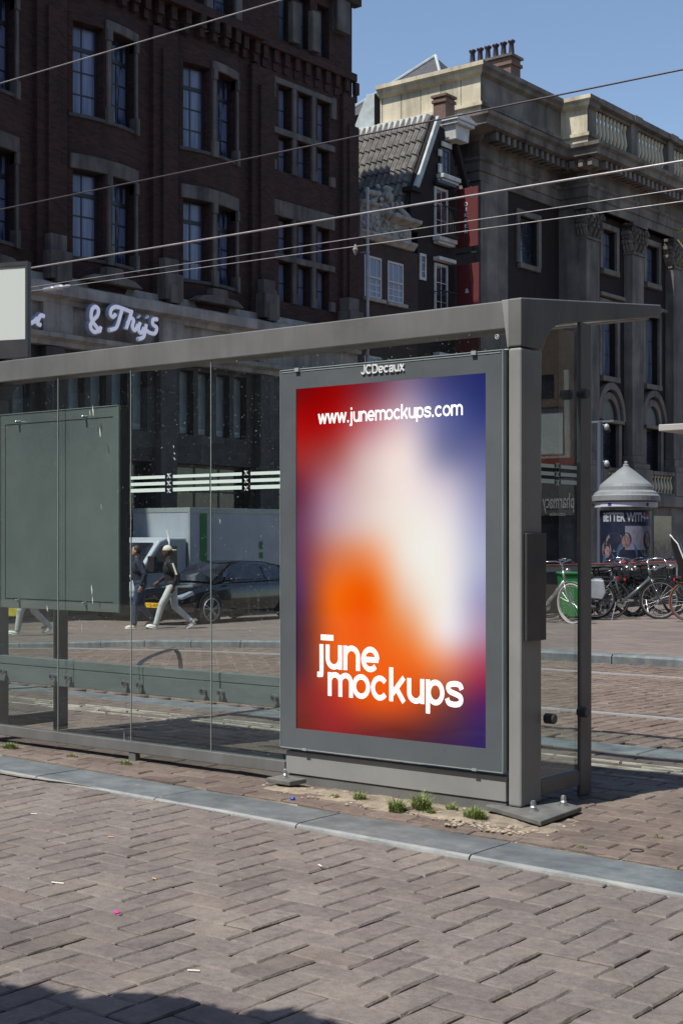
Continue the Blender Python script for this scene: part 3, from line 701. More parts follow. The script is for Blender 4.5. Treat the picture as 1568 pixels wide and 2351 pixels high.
# bench
cuts = [XL1+.01, -6.86, -6.235, -5.60, -5.10]
bench = bx('bench', XL1+.01, -5.12, 6.045, 6.42, .44, .468, 'board', .004)
for a, b2 in zip(cuts, cuts[1:]):
    part('bench_apron', MB().box(a+.002, b2-.002, 6.0, 6.04, .358, .472), 'board', bench, .003)
    part('bench_lip', MB().box(a+.002, b2-.002, 5.997, 6.042, .4745, .527), 'board', bench, .003)
for px, py in ((4,1541.6),(117.5,1553),(153,1556),(283,1569.5),(317,1573),(463.6,1587.5),(504,1591),(627,1603)):
    xx, zz = on_y(px, py, 5.965)
    part('stand_off', MB().lathe([(.010, .04), (.010, .012), (.021, .011), (.023, .006), (.021, 0), (.013, -.001)], (xx, 5.96, zz), 18, 'y'), 'steel', bench)
    part('bolt_head', MB().lathe([(.012, -.004), (.012, .0)], (xx, 5.96, zz), 12, 'y'), 'paint_dark', bench)
hoop = [(-6.59, y, z) for y, z in ((6.29, .47), (6.30, .492), (6.33, .515), (6.42, .545), (6.52, .566), (6.60, .575), (6.635, .570), (6.66, .545), (6.675, .50), (6.68, .44))]
m = MB()
for a, b2 in zip(hoop, hoop[1:]): m.bar(a, b2, .032, .010)
part('armrest', m, 'steel', bench)

m = MB(); rnd = random.Random(3)
for px, py, w2, h2 in ((213, 938, .006, .05), (206, 945, .004, .03), (229, 988, .006, .05), (386, 1236, .012, .05), (383, 1220, .006, .03), (398, 1024, .004, .012), (400, 1040, .005, .01), (400, 1052, .004, .014), (210, 1350, .006, .05), (212, 1375, .005, .04), (188, 1435, .002, .06), (505, 1195, .003, .02), (285, 1690, .002, .09), (232, 1160, .002, .03), (108, 1395, .006, .03)):
    x, z = on_y(px, py, SY+.006); n_ = 10
    for q in range(3): m.prism([(x+q*w2*.4+w2*.5*rnd.uniform(.4, 1)*math.cos(2*math.pi*k/n_), z-q*h2*.25+h2*.5*rnd.uniform(.6, 1)*math.sin(2*math.pi*k/n_)) for k in range(n_)], 'y', SY+.0052+q*.0003, SY+.0066+q*.0003)
part('bird_droppings', m, mat('dried_white', (.55,.58,.55), (.75,.77,.73), 60, .8), S)

# ================================================================ WINDOWS AND WALLS
def window(parent, loc, w_, h_, nx_, nz_, fr='dark_frame', pn='pane', fw=.06, bar=.028, rz=0, transom=None, sill=None, tw=.06, name='window', rot_local=True):
    """w_ wide along local Y, outward +X; loc = bottom centre in world coordinates"""
    l = Vector(loc)-wpos(parent); m = MB(); hw = w_/2; d0, d1 = -.05, .0
    m.box(d0, d1, -hw, -hw+fw, 0, h_); m.box(d0, d1, hw-fw, hw, 0, h_); m.box(d0, d1, -hw+fw, hw-fw, 0, fw); m.box(d0, d1, -hw+fw, hw-fw, h_-fw, h_)
    for i in range(1, nx_):
        y = -hw+w_*i/nx_; m.box(d0+.005, d1-.012, y-bar/2, y+bar/2, fw, h_-fw)
    for i in range(1, nz_):
        z = h_*i/nz_ if transom is None else (transom*i/(nz_-1) if nz_ > 1 and i < nz_ else 0)
        if transom is not None and i == nz_-1: continue
        m.box(d0+.006, d1-.013, -hw+fw, hw-fw, z-bar/2, z+bar/2)
    if transom: m.box(d0+.002, d1+.01, -hw+fw, hw-fw, transom-tw/2, transom+tw/2)
    o = part(name, m, fr, parent, local=True, loc=l, rz=rz)
    part('window_glass', MB().box(-.035, -.028, -hw+fw*.5, hw-fw*.5, fw*.5, h_-fw*.5), pn, o, local=True)
    if sill:
        sd, sh, sm = sill; part('window_sill', MB().box(-.06, sd, -hw-.09, hw+.09, -sh, -.002), sm, o, .01, local=True)
    return o

# ---------------------------------------------------------------- brick building on the left
BX = -29.5
B1 = thing('brick_building', 'dark red brick building with stone window surrounds and lit script shop name', 'building', (BX, 28, -.72))
BH = 21.2
bays = [22.60, 26.83, 31.05]; HB = 1.42; SAG = .26
rows = [(8.93, 11.30), (12.80, 15.30), (17.25, 19.05)]
def bow(y):
    for c in bays:
        s = (y-c)/HB
        if abs(s) < 1: return SAG*(1-s*s)
    return 0
holes = []
for c in bays:
    for z0, z1 in rows:
        holes += [(c-1.14, c-.18, z0, z1), (c+.14, c+1.10, z0, z1)]
H3 = []
for k in range(3):
    y = 34.29+k*.98
    for z0, z1 in ((8.85, 10.15), (10.35, 11.55), (13.0, 14.15), (14.35, 15.75)): H3.append((y, y+.62, z0, z1))
    H3.append((y, y+.62, 17.2, 18.9))
m = MB()
m.wall(14.0, 38.1, 8.0, BH, holes+H3, lambda u, v, d: (BX+bow(u)*(1 if v < 16.4 else .0)-d, u, v), .36, .25)
part('front_wall', m, 'brick_dark', B1)
part('wall_core', MB().box(BX-14, BX-.45, 14.0, 37.6, -.8, BH).box(BX-.449, BX-.02, 37.62, 38.099, -.8, BH).box(BX-14, BX-.45, 37.6005, 38.099, -.8, BH), 'brick_dark', B1)
m = MB()
for c in bays:
    z = 16.4; n = 12
    ring = [(BX+bow(c-HB+2*HB*i/n)-.0, c-HB+2*HB*i/n) for i in range(n+1)]
    m.add([(x, y, z) for x, y in ring], [tuple(range(n+1))])
part('bay_caps', m, 'lead', B1)
# brick piers, ribs and corbel courses
m = MB()
for a, b in ((14.0, 17.1), (17.3, 21.3), (24.3, 25.55), (28.52, 29.75), (32.75, 34.05)):
    if b-a < 2: 
        m.box(BX-.02, BX+.16, a+.12, b-.12, 8.0, 16.0); m.box(BX-.02, BX+.26, a+.42, b-.42, 8.0, 15.4)
    else: m.box(BX-.02, BX+.2, a, b, 8.0, 16)
m.box(BX-.02, BX+.14, 37.45, 38.1, 8.0, 16.2); m.box(BX-.02, BX+.22, 37.7, 38.2, -.7, 15.2)
part('piers', m, 'brick_dark', B1)
m = MB()
y = 14.2
while y < 38.2:
    e = bow(y+.1)*.9-(.12 if y > 33 else 0); m.box(BX+.0, BX+.26+e, y, y+.22, 16.35, 16.75); m.box(BX+.0, BX+.18+e, y+.02, y+.2, 16.1, 16.349)
    y += .52
m.box(BX-.02, BX+.42, 14, 33.2, 16.751, 17.0); m.box(BX-.02, BX+.20, 33.2, 38.14, 16.751, 17.0); m.box(BX-.02, BX+.26, 14, 33.2, 17.001, 17.12)
m.box(BX-.02, BX+.3, 14, 38.25, 19.3, 19.6)
part('corbel_course', m, 'brick_dark', B1)
# stone surrounds that follow the bow of each bay
def bowbar(m, c, y0, y1, z0, z1, pr, th=.3, n=10):
    ys = [y0+(y1-y0)*i/n for i in range(n+1)]
    def X(y): 
        s = (y-c)/HB; return BX+SAG*max(0, 1-s*s)
    o = [(X(y)+pr, y) for y in ys]; inn = [(X(y)+pr-th, y) for y in reversed(ys)]
    m.prism(o+inn, 'z', z0, z1)
for c in bays:
    for r, (z0, z1) in enumerate(rows[:2]):
        m = MB(); bowbar(m, c, c-(1.24 if r == 0 else .12), c+1.27, z1+.002, z1+(.40 if r == 0 else .26), .07)
        for yy, ww in ((c-.02, .095), (c+1.18, .08)):
            bowbar(m, c, yy-ww*.75, yy+ww*.75, z0+.36, z1-.30, .07, .28, 2)
            bowbar(m, c, yy-ww, yy+ww, z1-.299, z1+.001, .11, .3, 2); bowbar(m, c, yy-ww*1.15, yy+ww*1.15, z0-.12, z0+.359, .12, .3, 2)
        part('stone_surround', m, 'stone', B1, .012)
        m = MB(); bowbar(m, c, c-1.3, c+1.3, z0-.10, z0-.002, .05); part('stone_sill', m, mat('dark_sill_stone', (.05,.047,.047), (.09,.085,.083), 5, .9), B1, .01)
    for z0, z1 in rows:
        for s in (-1, 1):
            yc = c+(-.66 if s < 0 else .62); pk = 'pane' if s < 0 else 'pane_half'; a = (yc-c)/HB; sl = -2*SAG*a/HB
            bb = SAG*(1-a*a) if z0 < 16.4 else 0
            if z0 > 16.4: sl = 0
            window(B1, (BX+bb-.30, yc, z0), .96, z1-z0, 2, 4, rz=-math.atan(sl), transom=(z1-z0)*.74, tw=.11, fw=.07, bar=.04, pn=pk)
    for dy in (-1.36, -.02, 1.30): part('stone_mullion', MB().box(BX-.02, BX+.10, c+dy-.13, c+dy+.13, 17.13, 19.1), 'stone', B1, .012)
M['window_dim'] = mat('dim_curtain_pane', (.05,.06,.09), (.16,.19,.26), 3, .08, spec=.8, stretch=(3,3,.2))
for k in range(3):
    y = 34.29+k*.98+.31
    for z0, z1, t in ((8.85, 10.15, 1), (10.35, 11.55, 1), (13.0, 14.15, 1), (14.35, 15.75, 1)): window(B1, (BX-.26, y, z0), .62, z1-z0, 1, 2, pn='pane', fw=.05)
    window(B1, (BX-.26, y, 17.2), .62, 1.7, 1, 2, pn='window_dim', fw=.05)
for z0, z1, zt in ((8.85, 11.55, 10.15), (13.0, 15.75, 14.15)):
    m = MB()
    m.box(BX-.02, BX+.08, 33.94, 37.09, zt+.002, zt+.198)
    for yy in (34.07, 35.11, 36.09, 37.06):
        if yy in (35.11, 36.09): m.box(BX-.2, BX+.075, yy-.18, yy+.0, z0, zt+.0); m.box(BX-.2, BX+.075, yy-.18, yy+.0, zt+.2, z1)
        m.box(BX-.02, BX+.09, yy-.2, yy+.05, z0-.02, z0+.3)
    m.box(BX-.02, BX+.07, 33.94, 37.09, z1+.002, z1+(.5 if z1 < 12 else .18))
    if z1 > 12: m.box(BX-.02, BX+.09, 33.84, 34.09, z1-.5, z1+.2); m.box(BX-.02, BX+.09, 36.94, 37.16, z1-.5, z1+.2)
    part('stone_surround', m, 'stone', B1, .012)
m = MB()
for yy in (35.0, 36.0): part('stone_mullion', MB().box(BX-.02, BX+.2, yy-.22, yy+.16, 17.2, 18.5), 'stone', B1, .012)
part('corner_stone', MB().box(BX-.02, BX+.25, 37.0, 37.7, 18.2, 19.9), 'stone', B1, .012)
part('shadow_stack', MB().box(-33.2, -31.9, 35.8, 36.9, BH+.01, 24.0), 'brick_dark', B1)  # unseen stack added to throw a shadow on the tiled roof
# stone shop front: cornice, fascia, piers
m = MB()
prof = [(BX-.3, 8.3), (BX+.18, 8.3), (BX+.2, 8.12), (BX+.62, 7.98), (BX+.62, 7.70), (BX+.42, 7.62), (BX+.40, 7.50), (BX-.3, 7.5)]
m.prism(prof, 'y', 14, 38.1)
part('cornice', m, 'fascia', B1)
part('sign_fascia', MB().box(BX-.3, BX+.26, 14, 38.08, 6.72, 7.4995), 'fascia', B1)
m = MB(); m.prism([(BX-.3, 6.718), (BX+.5, 6.718), (BX+.5, 6.60), (BX+.36, 6.52), (BX+.34, 6.40), (BX-.3, 6.38)], 'y', 14, 38.05)
for y in (19.2, 24.9, 29.1, 33.4): m.box(BX-.3, BX+.42, y-.5, y+.5, 6.721, 7.497)
part('lower_ledge', m, 'fascia', B1)
for y in (20.7, 24.95, 29.14, 33.4, 37.7):
    part('parapet_block', MB().box(BX-.02, BX+.52, y-.36, y+.36, 8.14, 8.9).box(BX-.02, BX+.40, y-.28, y+.28, 8.9005, 9.35).box(BX+.0, BX+.58, y-.2, y+.2, 8.05, 8.6), 'stone', B1, .02)
for c in bays:
    pr = [(c-1.05, 8.28), (c+1.05, 8.28), (c+.75, 8.45), (c+.32, 8.50), (c+.3, 8.72), (c-.3, 8.72), (c-.32, 8.50), (c-.75, 8.45)]
    part('parapet_crest', MB().prism(pr, 'x', BX+.1, BX+.54), 'stone', B1, .02)
m = MB()
mez = []
for c in (22.8, 27.03, 31.25, 35.8):
    for k in range(4): mez.append((c-1.5+k*.78, c-1.5+k*.78+.58, 4.35, 6.25))
gf = []
for c in (22.8, 27.03, 31.25, 35.8): gf.append((c-1.6, c+1.6, .0, 3.5))
m.wall(14, 38.08, -.8, 6.379, mez+gf, lambda u, v, d: (BX+.1-d, u, v), .4)
part('ground_floor_wall', m, mat('dark_shop_front', (.018,.016,.017), (.035,.03,.03), 2, .6), B1)
M['hem'] = mat('pale_blind_hem', (.34,.38,.40), None, rough=.5)
M['blind'] = mat('drawn_blind', (.13,.16,.17), (.22,.26,.27), 3, .4, spec=.6, stretch=(1,1,.4))
for a, b, z0, z1 in mez:
    o = window(B1, (BX-.1, (a+b)/2, z0), b-a, z1-z0, 1, 1, pn='blind', fw=.05)
    part('light_sill_panel', MB().box(-.027, -.02, -.22, .22, .03, .22), 'hem', o, local=True)
for a, b, z0, z1 in gf:
    window(B1, (BX-.22, (a+b)/2, z0), b-a, z1-z0, 3, 2, pn='pane_dark', fw=.1, bar=.07, transom=2.7)
dk = mat('dark_stone_pier', (.05,.047,.048), (.08,.075,.075), 2, .8)
for y in (24.9, 29.1, 33.4, 20.7): part('shop_pier', MB().box(BX+.0, BX+.32, y-.32, y+.32, -.8, 6.38), dk, B1, .02)
# lit script letters of the shop name, bent from a flat tube
def script(strokes, y0, z0, sc_, x, r):
    mb = MB()
    for st in strokes:
        P = [Vector((0, *p)) for p in st]; out = []
        for i in range(len(P)-1):
            a, b, c, d = P[max(0, i-1)], P[i], P[i+1], P[min(len(P)-1, i+2)]
            for t in range(6):
                t /= 6; out.append(Vector(cr(a[k], b[k], c[k], d[k], t) for k in range(3)))
        out.append(P[-1]); mb.tube([(x, y0+p[1]*sc_, z0+p[2]*sc_) for p in out], r, 8)
    return mb
def sgn(px, py): y, z = on_x(px, py, BX+.74); return y, z
def strk(pts): return [sgn(*p) for p in pts]
# letter shapes taken in photograph pixels, placed on the fascia plane
SG = [
 [(206,745),(207,754),(215,762),(226,758),(230,750)] ,
 [(229,762),(218,748),(208,732),(209,712),(217,704),(224,710),(222,724),(211,736),(205,748)],
 [(264,721),(258,727),(252,722),(254,710),(264,704),(280,708),(300,716)],
 [(278,712),(274,726),(270,740),(264,753),(250,757)],
 [(301,712),(296,730),(288,754)], [(290,744),(298,730),(305,735),(302,750),(308,758),(315,745)],
 [(320,740),(316,756),(322,764),(329,752)],
 [(334,744),(331,762),(327,774),(316,778)],
 [(360,733),(350,733),(349,744),(358,752),(354,765),(343,764),(334,758)],
 [(318,726),(318.5,726.5)], [(337,727),(337.5,727.5)],
 [(68,742),(76,738),(84,730)],[(100,726),(92,724),(87,732),(84,742),(92,746)]]
groups_ = [SG[0:2], SG[2:4], SG[4:6], SG[6:7]+SG[9:10], SG[7:8]+SG[10:11], SG[8:9], SG[11:13]]
bk = mat('letter_backing', (.30,.33,.42), None, rough=.6)
for gr_ in groups_:
    lt = part('shop_letter', script([strk(s) for s in gr_], 0, 0, 1, BX+.74, .066), 'soft_glow', B1)
    part('letter_backing', script([strk(s) for s in gr_], 0, 0, 1, BX+.69, .10), bk, lt)
# ---------------------------------------------------------------- small brick house with carved pediment (house A)
A1 = thing('pediment_house', 'narrow brown brick house with white sash windows under a carved stone pediment', 'house', (BX, 40.2, -.72))
m = MB(); hA = [(38.78, 39.80, 9.60, 11.05), (40.12, 41.10, 9.60, 11.05), (38.78, 39.80, 5.9, 7.6), (40.12, 41.10, 5.9, 7.6), (38.78, 39.80, 2.2, 4.2), (40.12, 41.10, 2.2, 4.2)]
m.wall(38.32, 41.95, -.8, 11.55, hA, lambda u, v, d: (BX+.02-d, u, v), .3)
part('front_wall', m, 'brick_brown', A1)
part('wall_core', MB().box(BX-8, BX-.3, 38.32, 41.95, -.8, 11.12).box(BX-.299, BX, 38.321, 38.4, -.8, 11.1), 'brick_brown', A1)
for i, (a, b, z0, z1) in enumerate(hA): window(A1, (BX-.0, (a+b)/2, z0), b-a, z1-z0, 3, 4, 'white_paint', 'pane', fw=.075, bar=.03, transom=(z1-z0)*.5, tw=.06, sill=(.14, .13, 'ornament'), name='sash_window')
m = MB(); m.prism([(BX-.3, 11.56), (BX+.12, 11.56), (BX+.2, 11.66), (BX+.28, 11.74), (BX+.28, 11.82), (BX-.3, 11.82)], 'y', 38.35, 41.6)
m.box(BX-.25, BX+.06, 38.5, 41.5, 11.821, 12.75)
m.prism([(BX-.3, 12.38), (BX+.1, 12.38), (BX+.42, 12.5), (BX+.46, 12.62), (BX-.3, 12.64)], 'y', 40.05, 41.65)
m.prism([(BX-.3, 12.62), (BX+.1, 12.62), (BX+.3, 12.74), (BX+.3, 12.84), (BX-.3, 12.86)], 'y', 38.45, 39.1)
part('pediment', m, 'ornament', A1, .02)
m = MB(); rnd = random.Random(4)
for i in range(80):
    a = rnd.random(); y = 38.6+a*2.75; z = 11.92+rnd.random()*.6*(1-.4*a); r = rnd.uniform(.04, .11)
    m.ell((BX+.07, y, z), (.045, r, r*rnd.uniform(.4, 1.2)), 8, 6, Matrix.Rotation(rnd.uniform(0, 3), 3, 'X'))
for k in range(4):
    pts = []
    for t in range(16):
        a = t*.42; rr = .22*(1-t/20); pts.append((BX+.08, 38.9+k*.7+rr*math.cos(a), 12.12+rr*math.sin(a)*.9))
    m.tube(pts, .03, 6)
part('relief', m, 'ornament', A1, smooth=True)
DZ = -.55
m = MB()
m.ell((BX-.02, 39.9, 13.25), (.24, .36, .36)); m.ell((BX+.15, 39.88, 13.2), (.2, .18, .22)); m.ell((BX+.1, 40.55, 13.15), (.18, .16, .18))
m.lathe([(.10, 13.4), (.22, 13.6), (.26, 13.85), (.16, 14.0), (.24, 14.1), (.10, 14.2)], (BX-.05, 40.15, 0), 14)
for s, y in ((1, 39.2), (-1, 40.95)):
    m.tube([(BX, y-.5*s, 13.2), (BX+.06, y-.2*s, 13.3), (BX, y+.1*s, 13.5), (BX, y+.35*s, 13.7)], [.14, .14, .11, .07], 8)
m.tube([(BX-.02, 38.85, 13.75), (BX+.05, 39.6, 13.8)], .11, 8); m.tube([(BX-.02, 38.85, 13.42), (BX+.05, 39.5, 13.38)], .10, 8)
for i in range(26): m.ell((BX+.08+rnd.uniform(-.12,.12), 40.05+rnd.gauss(0,.4), 13.4+rnd.gauss(0,.26)), (.08, rnd.uniform(.05,.12), rnd.uniform(.05,.14)), 8, 5)
m.v = [(x, y, z+DZ) for x, y, z in m.v]
part('crest_carving', m, 'ornament', A1, smooth=True)
dp = MB().tube([(BX+.42, 38.42, z) for z in (-.7, 4, 9, 13.2)], .055, 10)
for z in (4, 7.5, 11): dp.tube([(BX+.42, 38.42, z-.03), (BX+.42, 38.42, z+.03)], .075, 10)
dp.box(BX+.0, BX+.42, 38.39, 38.45, 4.0, 4.04).box(BX+.0, BX+.42, 38.39, 38.45, 11, 11.04)
part('drainpipe', dp, mat('zinc_pipe', (.30,.28,.31), (.38,.36,.38), 4, .5, .3), A1)

# ---------------------------------------------------------------- steep gabled house (house B)
G1 = thing('gabled_house', 'narrow dark house with a steep tiled roof, white gable edges and black balconies', 'house', (BX, 43.4, -.72))
RY, RZ = 43.1, 16.85; EY0, EZ0 = 40.0, 10.8; EY1 = 46.0
slope = (RZ-EZ0)/(RY-EY0)
m = MB()
poly = [(41.96, -.8), (45.95, -.8), (45.95, 11.3), (43.9, 16.4), (43.1, 16.55), (42.3, 15.2), (41.96, 14.5)]
m.prism(poly, 'x', BX-7.9, BX-.001); part('gable_wall', m, 'brick_plum', G1)
# pantiles: one corrugated, stepped sheet
m = MB(); X0, X1 = -38.0, BX-.12; ncol = 32; nrow = 11; su = 8
Lr = math.hypot(RY-EY0, RZ-EZ0); dy, dz_ = (RY-EY0)/Lr, (RZ-EZ0)/Lr; ny, nzz = -dz_, dy
def tp(i, s, lift):
    x = X0+(X1-X0)*i/(ncol*su); ph = 2*math.pi*i/su
    h = .10*math.sin(ph)+.035*math.sin(2*ph+.6)+lift
    return (x, EY0+dy*s+ny*h, EZ0+dz_*s+nzz*h)
for r in range(nrow):
    s0, s1 = Lr*r/nrow, Lr*(r+1)/nrow+.02; rowv = []
    for i in range(ncol*su+1): rowv += [tp(i, s0, .0), tp(i, s0, .07), tp(i, s1, .012)]
    fs = []
    for i in range(ncol*su):
        a = i*3; b = a+3; fs += [(a, b, b+1, a+1), (a+1, b+1, b+2, a+2)]
    tn = .51; m.add(rowv, fs, tn)
part('tiled_roof', m, mat('grey_pantile', (.085,.08,.076), (.20,.185,.165), 3.0, .75, 0, .3, 20, .01), G1)
part('roof_back', MB().prism([(43.1, 16.8), (46.2, 10.9), (46.1, 10.8), (43.1, 16.6), (40.1, 10.7), (40.0, 10.78)], 'x', -38, BX-.02), 'brick_plum', G1)
m = MB(); m.prism([(42.86, 16.42), (43.08, 16.95), (43.34, 16.42), (43.28, 16.38), (43.1, 16.80), (42.90, 16.38)], 'x', -38, BX-.3)
part('ridge_flashing', m, 'lead', G1)
m = MB(); m.prism([(41.70, 13.95), (43.16, 16.80), (43.38, 16.72), (41.92, 13.88)], 'x', BX-.16, BX+.10); part('gable_coping', m, 'lead', G1, .01)
m = MB(); m.prism([(44.15, 16.3), (44.35, 16.3), (45.5, 14.1), (45.3, 14.05)], 'x', BX-.1, BX+.12); part('gable_edge', m, 'brick_plum', G1, .01)
m = MB(); m.box(BX-.25, BX+.20, 41.35, 42.0, 13.72, 13.88).box(BX-.2, BX+.06, 41.45, 41.95, 12.5, 13.719).box(BX-.22, BX+.1, 41.35, 41.98, 12.3, 12.42)
part('shoulder_pier', m, 'brick_plum', G1)
m = MB(); m.prism([(43.72, 16.02), (44.55, 16.02), (44.62, 16.55), (43.66, 16.55)], 'x', BX-.1, BX+.50)
m.box(BX-.1, BX+.66, 43.56, 44.72, 16.55, 16.68).box(BX-.1, BX+.72, 43.5, 44.78, 16.681, 16.78).prism([(43.54, 16.781), (44.74, 16.781), (44.4, 16.93), (43.85, 16.93)], 'x', BX-.1, BX+.68)
part('crown_cornice', m, 'white_paint', G1, .015)
m = MB(); m.box(-30.15, -29.6, 43.9, 44.5, 16.3, 17.75).box(-30.2, -29.55, 43.85, 44.55, 17.55, 17.66).box(-30.22, -29.53, 43.83, 44.57, 17.751, 17.84)
part('chimney', m, 'brick_chimney', G1)
for z0, z1, yw, yc in ((14.72, 15.7, .62, 43.66), (12.4, 14.2, .85, 43.42), (9.3, 11.4, .85, 43.42), (5.6, 7.9, .85, 43.42)):
    up = z0 > 14
    o = window(G1, (BX+.05, yc, z0), yw, z1-z0, 2, 3, 'dark_frame' if up else 'white_paint', 'pane_dark', fw=.10, name='loft_window' if up else 'balcony_door')
    if up: part('block_trim', MB().box(.01, .07, -.50, -.30, .62, .86).box(.01, .07, -.50, -.30, .0, .34).box(.01, .07, -.28, .34, 1.02, 1.2), 'white_paint', o, local=True)
    part('window_ledge', MB().box(-.03, .30, -.55, .62, -.22, -.06).box(-.03, .22, -.5, .58, -.32, -.221), 'white_paint', o, .02, local=True)
    if not up:
        part('door_hood', MB().box(-.03, .26, -.52, .60, z1-z0+.06, z1-z0+.2), 'white_paint' if z0 < 12 else 'dark_frame', o, .02, local=True)
        q = MB()
        for k in range(10): q.box(.38, .40, -.5+k*.115, -.485+k*.115, -.0, 1.0)
        q.box(.37, .41, -.52, .56, 1.0, 1.04).box(.37, .41, -.52, .56, .0, .03).box(.0, .38, -.52, -.5, 1.0, 1.03).box(.0, .41, -.52, .56, -.05, -.002)
        part('railing', q, 'black', o, local=True)
window(G1, (BX+.05, 42.25, 10.65), .40, .95, 1, 3, 'white_paint', 'pane_dark', fw=.09, name='side_window')
# vertical banner
BN = thing('vertical_banner', 'dark red vertical banner in two panels with small white lettering', 'banner', (BX+.3, 44.4, 9.0))
part('upper_panel', MB().box(BX+.06, BX+1.0, 44.40, 44.46, 12.13, 14.33), 'red', BN, .01)
part('lower_panel', MB().box(BX+.06, BX+1.04, 44.40, 44.46, 6.5, 11.5), 'red', BN, .01)
for z in (11.9, 14.0, 8.8): part('bracket', MB().box(BX-.0, BX+.9, 44.465, 44.50, z, z+.05), 'black', BN)
z = 13.66
for chh in 'DIKKER':
    part('letter', text_mb(chh, .15, .13 if chh != 'I' else .05, FY, (BX+(.42 if chh != 'I' else .46), 44.395, z), .004, .0), 'white', BN); z -= .204
part('letter', text_mb('&', .17, .16, FY, (BX+.45, 44.395, 10.42), .004, .0), 'white', BN)

# ---------------------------------------------------------------- classical building on the right
C1 = thing('classical_building', 'large grey classical building with giant Corinthian pilasters, dentil cornice and balustraded roof', 'building', (BX, 54, -.5))
YL, YS, XP = 46.0, 52.2, -28.2; YE = 78
SC, SD = 'stone_sunlit', 'stone_classic'
wn = []; 
m = MB()
hl = [(48.95, 50.35, 12.3, 14.2), (48.95, 50.35, 7.2, 10.6), (48.95, 50.35, 3.2, 5.4)]
m.wall(48.0, YS, -.8, 15.0, hl, lambda u, v, d: (BX-d, u, v), .4)
XW = -28.62
hr = []; pil = [52.2+4.1*k for k in range(7)]
for k in range(6):
    c = pil[k]+2.6
    hr += [(c-.62, c+.62, 12.75, 14.45), (c-.68, c+.68, 8.2, 11.25), (c-.72, c+.72, 3.95, 6.2)]
m2 = MB(); m2.wall(YS+.02, YE, -.8, 15.0, hr, lambda u, v, d: (XW-d, u, v), .4)
part('brick_wall', m, 'brick_plum', C1); part('brick_wall', m2, 'brick_plum', C1)
part('wall_core', MB().box(-46, BX-.5, YL+.02, YE, -.8, 16.0), 'brick_plum', C1)
m = MB(); m.box(BX-.5, BX+.10, YL, 47.99, -.8, 15.0)     # corner pier of ashlar
z = 11.2
while z < 16.0: m.box(-35, BX-.501, YL-.05, YL+.019, z, z+.42); z += .5
part('corner_pier', m, SD, C1, .02)
for (a, b, z0, z1) in hl: window(C1, (BX-.2, (a+b)/2, z0), b-a, z1-z0, 2, 3, 'dark_frame', 'pane_dark', fw=.08, sill=(.36, .2, SD))
for i, (a, b, z0, z1) in enumerate(hr):
    window(C1, (XW-.2, (a+b)/2, z0), b-a, z1-z0, 2, 3, 'dark_frame', 'pane_dark' if z0 < 8 else 'window_dim', fw=.08, sill=(.42, .22, SD))
for k in range(6):
    c = pil[k]+2.6
    for z0, z1, hw in ((12.75, 14.45, .62), (8.2, 11.25, .68)):
        m = MB(); m.box(XW-.05, XW+.12, c-hw-.24, c-hw-.01, z0-.0, z1+.24); m.box(XW-.05, XW+.12, c+hw+.01, c+hw+.24, z0, z1+.24); m.box(XW-.05, XW+.12, c-hw-.0099, c+hw+.0099, z1+.01, z1+.24)
        if z0 < 10: m.box(XW-.05, XW+.3, c-1.1, c+1.1, 11.55, 11.7)
        part('window_surround', m, SD, C1, .015)
    m = MB()
    for r0, r1, pr in ((.72, .95, .12), (1.05, 1.28, .22)):
        o_ = [(c-r1*math.cos(math.pi*t/16), 6.35+r1*1.25*math.sin(math.pi*t/16)) for t in range(17)]; i_ = [(c-r0*math.cos(math.pi*t/16), 6.35+r0*1.25*math.sin(math.pi*t/16)) for t in range(17)]
        for t in range(16): m.prism([o_[t], o_[t+1], i_[t+1], i_[t]], 'x', XW-.04, XW+pr)
    m.box(XW-.05, XW+.30, c-1.0, c+1.0, 6.21, 6.35); m.box(XW-.05, XW+.16, c-1.0, c-.74, 3.95, 6.20); m.box(XW-.05, XW+.16, c+.74, c+1.0, 3.95, 6.20)
    part('arched_surround', m, SD, C1)
for (a, b, z0, z1) in hl: part('window_surround', MB().box(BX-.05, BX+.10, a-.24, a-.01, z0, z1+.24).box(BX-.05, BX+.10, b+.01, b+.24, z0, z1+.24).box(BX-.05, BX+.10, a-.0099, b+.0099, z1+.01, z1+.24), SD, C1, .015)
for k in range(6):
    c = pil[k]+2.6; pts0 = [(c-.71*math.cos(math.pi*t/16), 6.352+.71*1.25*math.sin(math.pi*t/16)) for t in range(17)]
    part('fanlight', MB().prism(pts0, 'x', XW-.02, XW+.012), 'dark_frame', C1)
